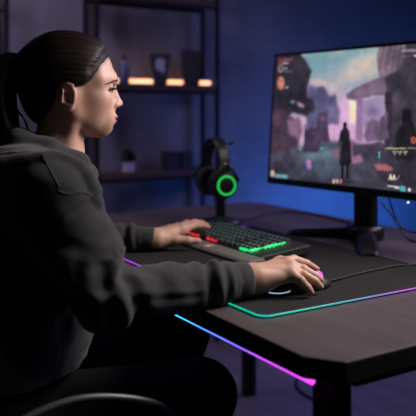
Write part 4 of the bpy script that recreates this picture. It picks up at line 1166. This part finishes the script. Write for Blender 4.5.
# drawstring hanging from the collar and the shoulder seam cord
def on_cloth(p, n_, off=.001):
    p = np.array(p, float); n_ = np.array(n_, float); n_ /= np.linalg.norm(n_)
    for _ in range(10): p = p - n_ * (hoodie.ev(p[None], p, .1)[0] - off)
    return p
from mathutils.bvhtree import BVHTree
_bv = BVHTree.FromPolygons([tuple(v) for v in verts_of(ho.data) + np.array(person.location)], [tuple(p.vertices) for p in ho.data.polygons])
def on_mesh(p, n_):
    r = _bv.find_nearest(Vector(p)); return tuple(r[0] + r[1] * .0002) if r[0] is not None else tuple(p)
m_cord = mat('cord', (.045, .045, .047), .8)
bm = bmesh.new()
for s in (1, -1):
    pts = [on_cloth(hp_(.03, -s * .022, -.19), HF, .002)]
    for k in range(1, 9): pts.append(on_cloth(hp_(.045 - .004 * k, -s * (.030 + .003 * k), -.19 - .019 * k), HF, .004))
    tube(bm, pts, .0028, 8)
bm_obj('drawstring', bm, m_cord, ho, world=True)
SEAM_A = [(-.2194, -.2794, 1.0378), (-.2011, -.2785, 1.0269), (-.1839, -.2758, 1.0129), (-.1734, -.2708, .9984), (-.1703, -.2667, .9885)]
SEAM_B = [(-.1707, -.27, .9853), (-.1688, -.2603, .9799), (-.1677, -.2502, .9777), (-.1681, -.2377, .9803), (-.1702, -.2244, .9793), (-.1718, -.2111, .9715), (-.1740, -.2050, .9650)]
for S_ in (SEAM_A, SEAM_B):
    for mirror in (False, True):
        P_ = []
        for p in S_:
            p = np.array(p); n_ = p - (NB + np.array([.04, 0, -.10])); n_ /= np.linalg.norm(n_)
            if mirror: p = np.array([-.86 - p[0], p[1], p[2]]); n_ = n_ * (-1, 1, 1)
            P_.append(on_mesh(p, n_))
        bm = bmesh.new(); tube(bm, spline(P_, 5), .0012, 6); bm_obj('shoulder_seam', bm, m_cord, ho, world=True)
# cuffs' open ends
for e_, d_, g_ in ((e_r, d_r, 1), (e_l, d_l, .80)):
    M = Matrix.Translation(e_ - d_ * .004) @ Vector(d_).to_track_quat('Z', 'Y').to_matrix().to_4x4()
    bm = bmesh.new(); lathe(bm, [(r_ * g_, z_) for r_, z_ in [(.0345, -.04), (.0358, -.02), (.0352, -.003), (.0335, 0), (.0300, -.002), (.0290, -.02), (.0300, -.04)]], 40, M)
    bm_obj('cuff', bm, m_hood, ho, world=True)

# ---- trousers and shoes
tr = U(.04, Cap(HIP_R + np.array([0, 0, .01]), HIP_L + np.array([0, 0, .01]), .115), Ell((-.43, -.36, .53), (.19, .15, .10)), Cap(HIP_R, KN_R, .092, .068), Cap(HIP_L, KN_L, .092, .068))
tr = U(.03, tr, Cap(KN_R, AN_R + np.array([0, 0, .06]), .066, .055), Cap(KN_L, AN_L + np.array([0, 0, .06]), .066, .055))
me = surface('trousers', tr, .008); relax(me, 2)
V = verts_of(me); Nn = normals_of(me)
set_verts(me, V + Nn * np.array([.006 * mnoise.fractal(Vector(p) * 8, 1, 2, 3) for p in V])[:, None])
link_mesh('trousers', me, mat('black_cotton', (.006, .006, .0065), .85, spec=.15), person, world=True)
m_shoe = mat('shoe_canvas', (.02, .02, .022), .6); m_sole = mat('shoe_sole', (.25, .25, .25), .6)
for an in (AN_R, AN_L):
    sh_ = Sub(.004, U(.03, Cap(an + np.array([0, -.01, -.005]), an + np.array([0, -.015, .03]), .043, .045), Cap(an + np.array([0, -.02, -.05]), an + np.array([0, .15, -.058]), .042, .036), Ell(an + np.array([0, .06, -.035]), (.04, .08, .045))),
              Fn(lambda P: P[:, 2] - .022, (an[0], an[1], -.2), .5))
    me = surface('shoe', sh_, .006); relax(me, 1)
    so = link_mesh('shoe', me, m_shoe, person, world=True)
    bm = bmesh.new(); ol = [(an[0] + .044 * math.cos(a) * (1 if math.sin(a) < 0 else .95), an[1] + .062 + (.127) * math.sin(a)) for a in [2 * math.pi * k / 32 for k in range(32)]]
    prism(bm, ol, 0.001, .024); bm_obj('sole', bm, m_sole, so, world=True)

# ================================================================== office chair
ch = thing('office_chair', 'black office chair with a thin curved armrest loop, under the seated person', 'chair', (-.43, -.34, 0))
m_leather = mat('chair_leather', (.012, .012, .013), .5); m_loop = mat('armrest_loop', (.075, .075, .08), .38, .3)
bm = bmesh.new(); rbox(bm, (-.43, -.30, .392), (.50, .48, .075), .03, 4); bm_obj('seat', bm, m_leather, ch, smooth=True, world=True)
bm = bmesh.new(); rbox(bm, (-.43, -.585, .76), (.46, .07, .56), .03, 4, rot=Matrix.Rotation(math.radians(9), 3, 'X')); bm_obj('backrest', bm, m_leather, ch, smooth=True, world=True)
bm = bmesh.new(); rbox(bm, (-.43, -.55, .44), (.08, .025, .22), .008); rbox(bm, (-.43, -.44, .345), (.08, .24, .022), .006); bm_obj('back_bracket', bm, m_blk, ch, world=True)
for s in (1, -1):
    x = -.43 + s * .305
    P = spline([(x - s * .055, -.10, .36), (x - s * .01, -.07, .40), (x, -.06, .50), (x, -.075, .58), (x, -.14, .624), (x, -.255, .650), (x, -.36, .630), (x, -.42, .58), (x, -.43, .50), (x - s * .01, -.42, .40), (x - s * .055, -.40, .36)], 8)
    bm = bmesh.new(); tube(bm, P, .006, 12); bm_obj('armrest', bm, m_loop, ch, world=True)
bm = bmesh.new(); tube(bm, [(-.43, -.32, .10), (-.43, -.32, .36)], .03, 20); tube(bm, [(-.43, -.32, .06), (-.43, -.32, .22)], .04, 20); bm_obj('gas_column', bm, m_blk, ch, world=True)
bm = bmesh.new()
for k in range(5):
    a = math.radians(90 + 36 + 72 * k); tube(bm, [(-.43, -.32, .095), (-.43 + .29 * math.cos(a), -.32 + .29 * math.sin(a), .07)], [.026, .016], 10)
bm_obj('star_base', bm, m_blk, ch, world=True)
for k in range(5):
    a = math.radians(90 + 36 + 72 * k); bm = bmesh.new(); p = Vector((-.43 + .29 * math.cos(a), -.32 + .29 * math.sin(a), .028))
    M = Matrix.Translation(p) @ Matrix.Rotation(a, 4, 'Z') @ Matrix.Rotation(math.pi / 2, 4, 'X')
    lathe(bm, [(0, -.02), (.024, -.02), (.027, -.014), (.027, .014), (.024, .02), (0, .02)], 20, M); tube(bm, [p + Vector((0, 0, .02)), p + Vector((0, 0, .05))], .008, 8)
    bm_obj('caster', bm, m_blk, ch, world=True)
# ================================================================== light
def area(name, loc, target, size, energy, color, size_y=None, spread=180):
    l = bpy.data.lights.new(name, 'AREA'); l.energy = energy; l.color = color; l.size = size; l.spread = math.radians(spread)
    if size_y: l.shape = 'RECTANGLE'; l.size_y = size_y
    o = bpy.data.objects.new(name, l); COL.objects.link(o); o.location = loc
    o.rotation_euler = (Vector(target) - Vector(loc)).to_track_quat('-Z', 'Y').to_euler()
    return o
area('key_light', (.13, .98, 1.72), (-.38, -.02, .98), .7, 8.8, (1.0, .90, .85), spread=88)  # unseen soft key aimed at face and hands, not a ceiling fitting
area('blue_wall_washer', (-1.6, 2.1, .42), (-2.1, 2.15, .95), 1.1, 9.0, (.03, .20, 1.0), .12)
area('violet_wall_washer', (-1.65, -.3, 2.5), (-2.1, .3, 1.2), .8, 4.6, (.78, .62, .95), .3, 110)
area('desk_floor_fill', (-.9, 2.6, 2.4), (-.8, 1.1, .6), .8, 7.5, (.55, .43, 1.0), spread=95)  # added violet-blue fill for desk top and floor, no real fitting
area('shelf_bay_fill', (-.7, -.85, 1.55), (-2.1, .85, 1.2), .4, 1.5, (.56, .46, 1.0), spread=80)  # added out-of-frame fill that brightens the shelf bay, no standing lamp there
w = bpy.data.worlds.new('World'); scene.world = w; w.use_nodes = True
w.node_tree.nodes['Background'].inputs[0].default_value = (.25, .24, .4, 1); w.node_tree.nodes['Background'].inputs[1].default_value = .012

# ================================================================== camera
cd = bpy.data.cameras.new('camera'); cam = bpy.data.objects.new('camera', cd); COL.objects.link(cam)
cd.sensor_width = 36; cd.sensor_fit = 'HORIZONTAL'; cd.lens = 36 * 700 / 416.0; cd.shift_y = -(96 / 416.0); cd.clip_start = .02
M = Matrix.Identity(4)
for i in range(3): M[i][0] = RGT[i]; M[i][1] = (0, 0, 1)[i]; M[i][2] = -FWD[i]; M[i][3] = CAM[i]
cam.matrix_world = Matrix.LocRotScale(M.to_translation(), M.to_3x3().normalized().to_quaternion(), None)
cd.dof.use_dof = True; cd.dof.focus_distance = 1.45; cd.dof.aperture_fstop = 3.2
scene.camera = cam
scene.view_settings.view_transform = 'Standard'; scene.view_settings.look = 'None'; scene.view_settings.gamma = 1; scene.view_settings.exposure = 0
scene.view_settings.use_curve_mapping = False
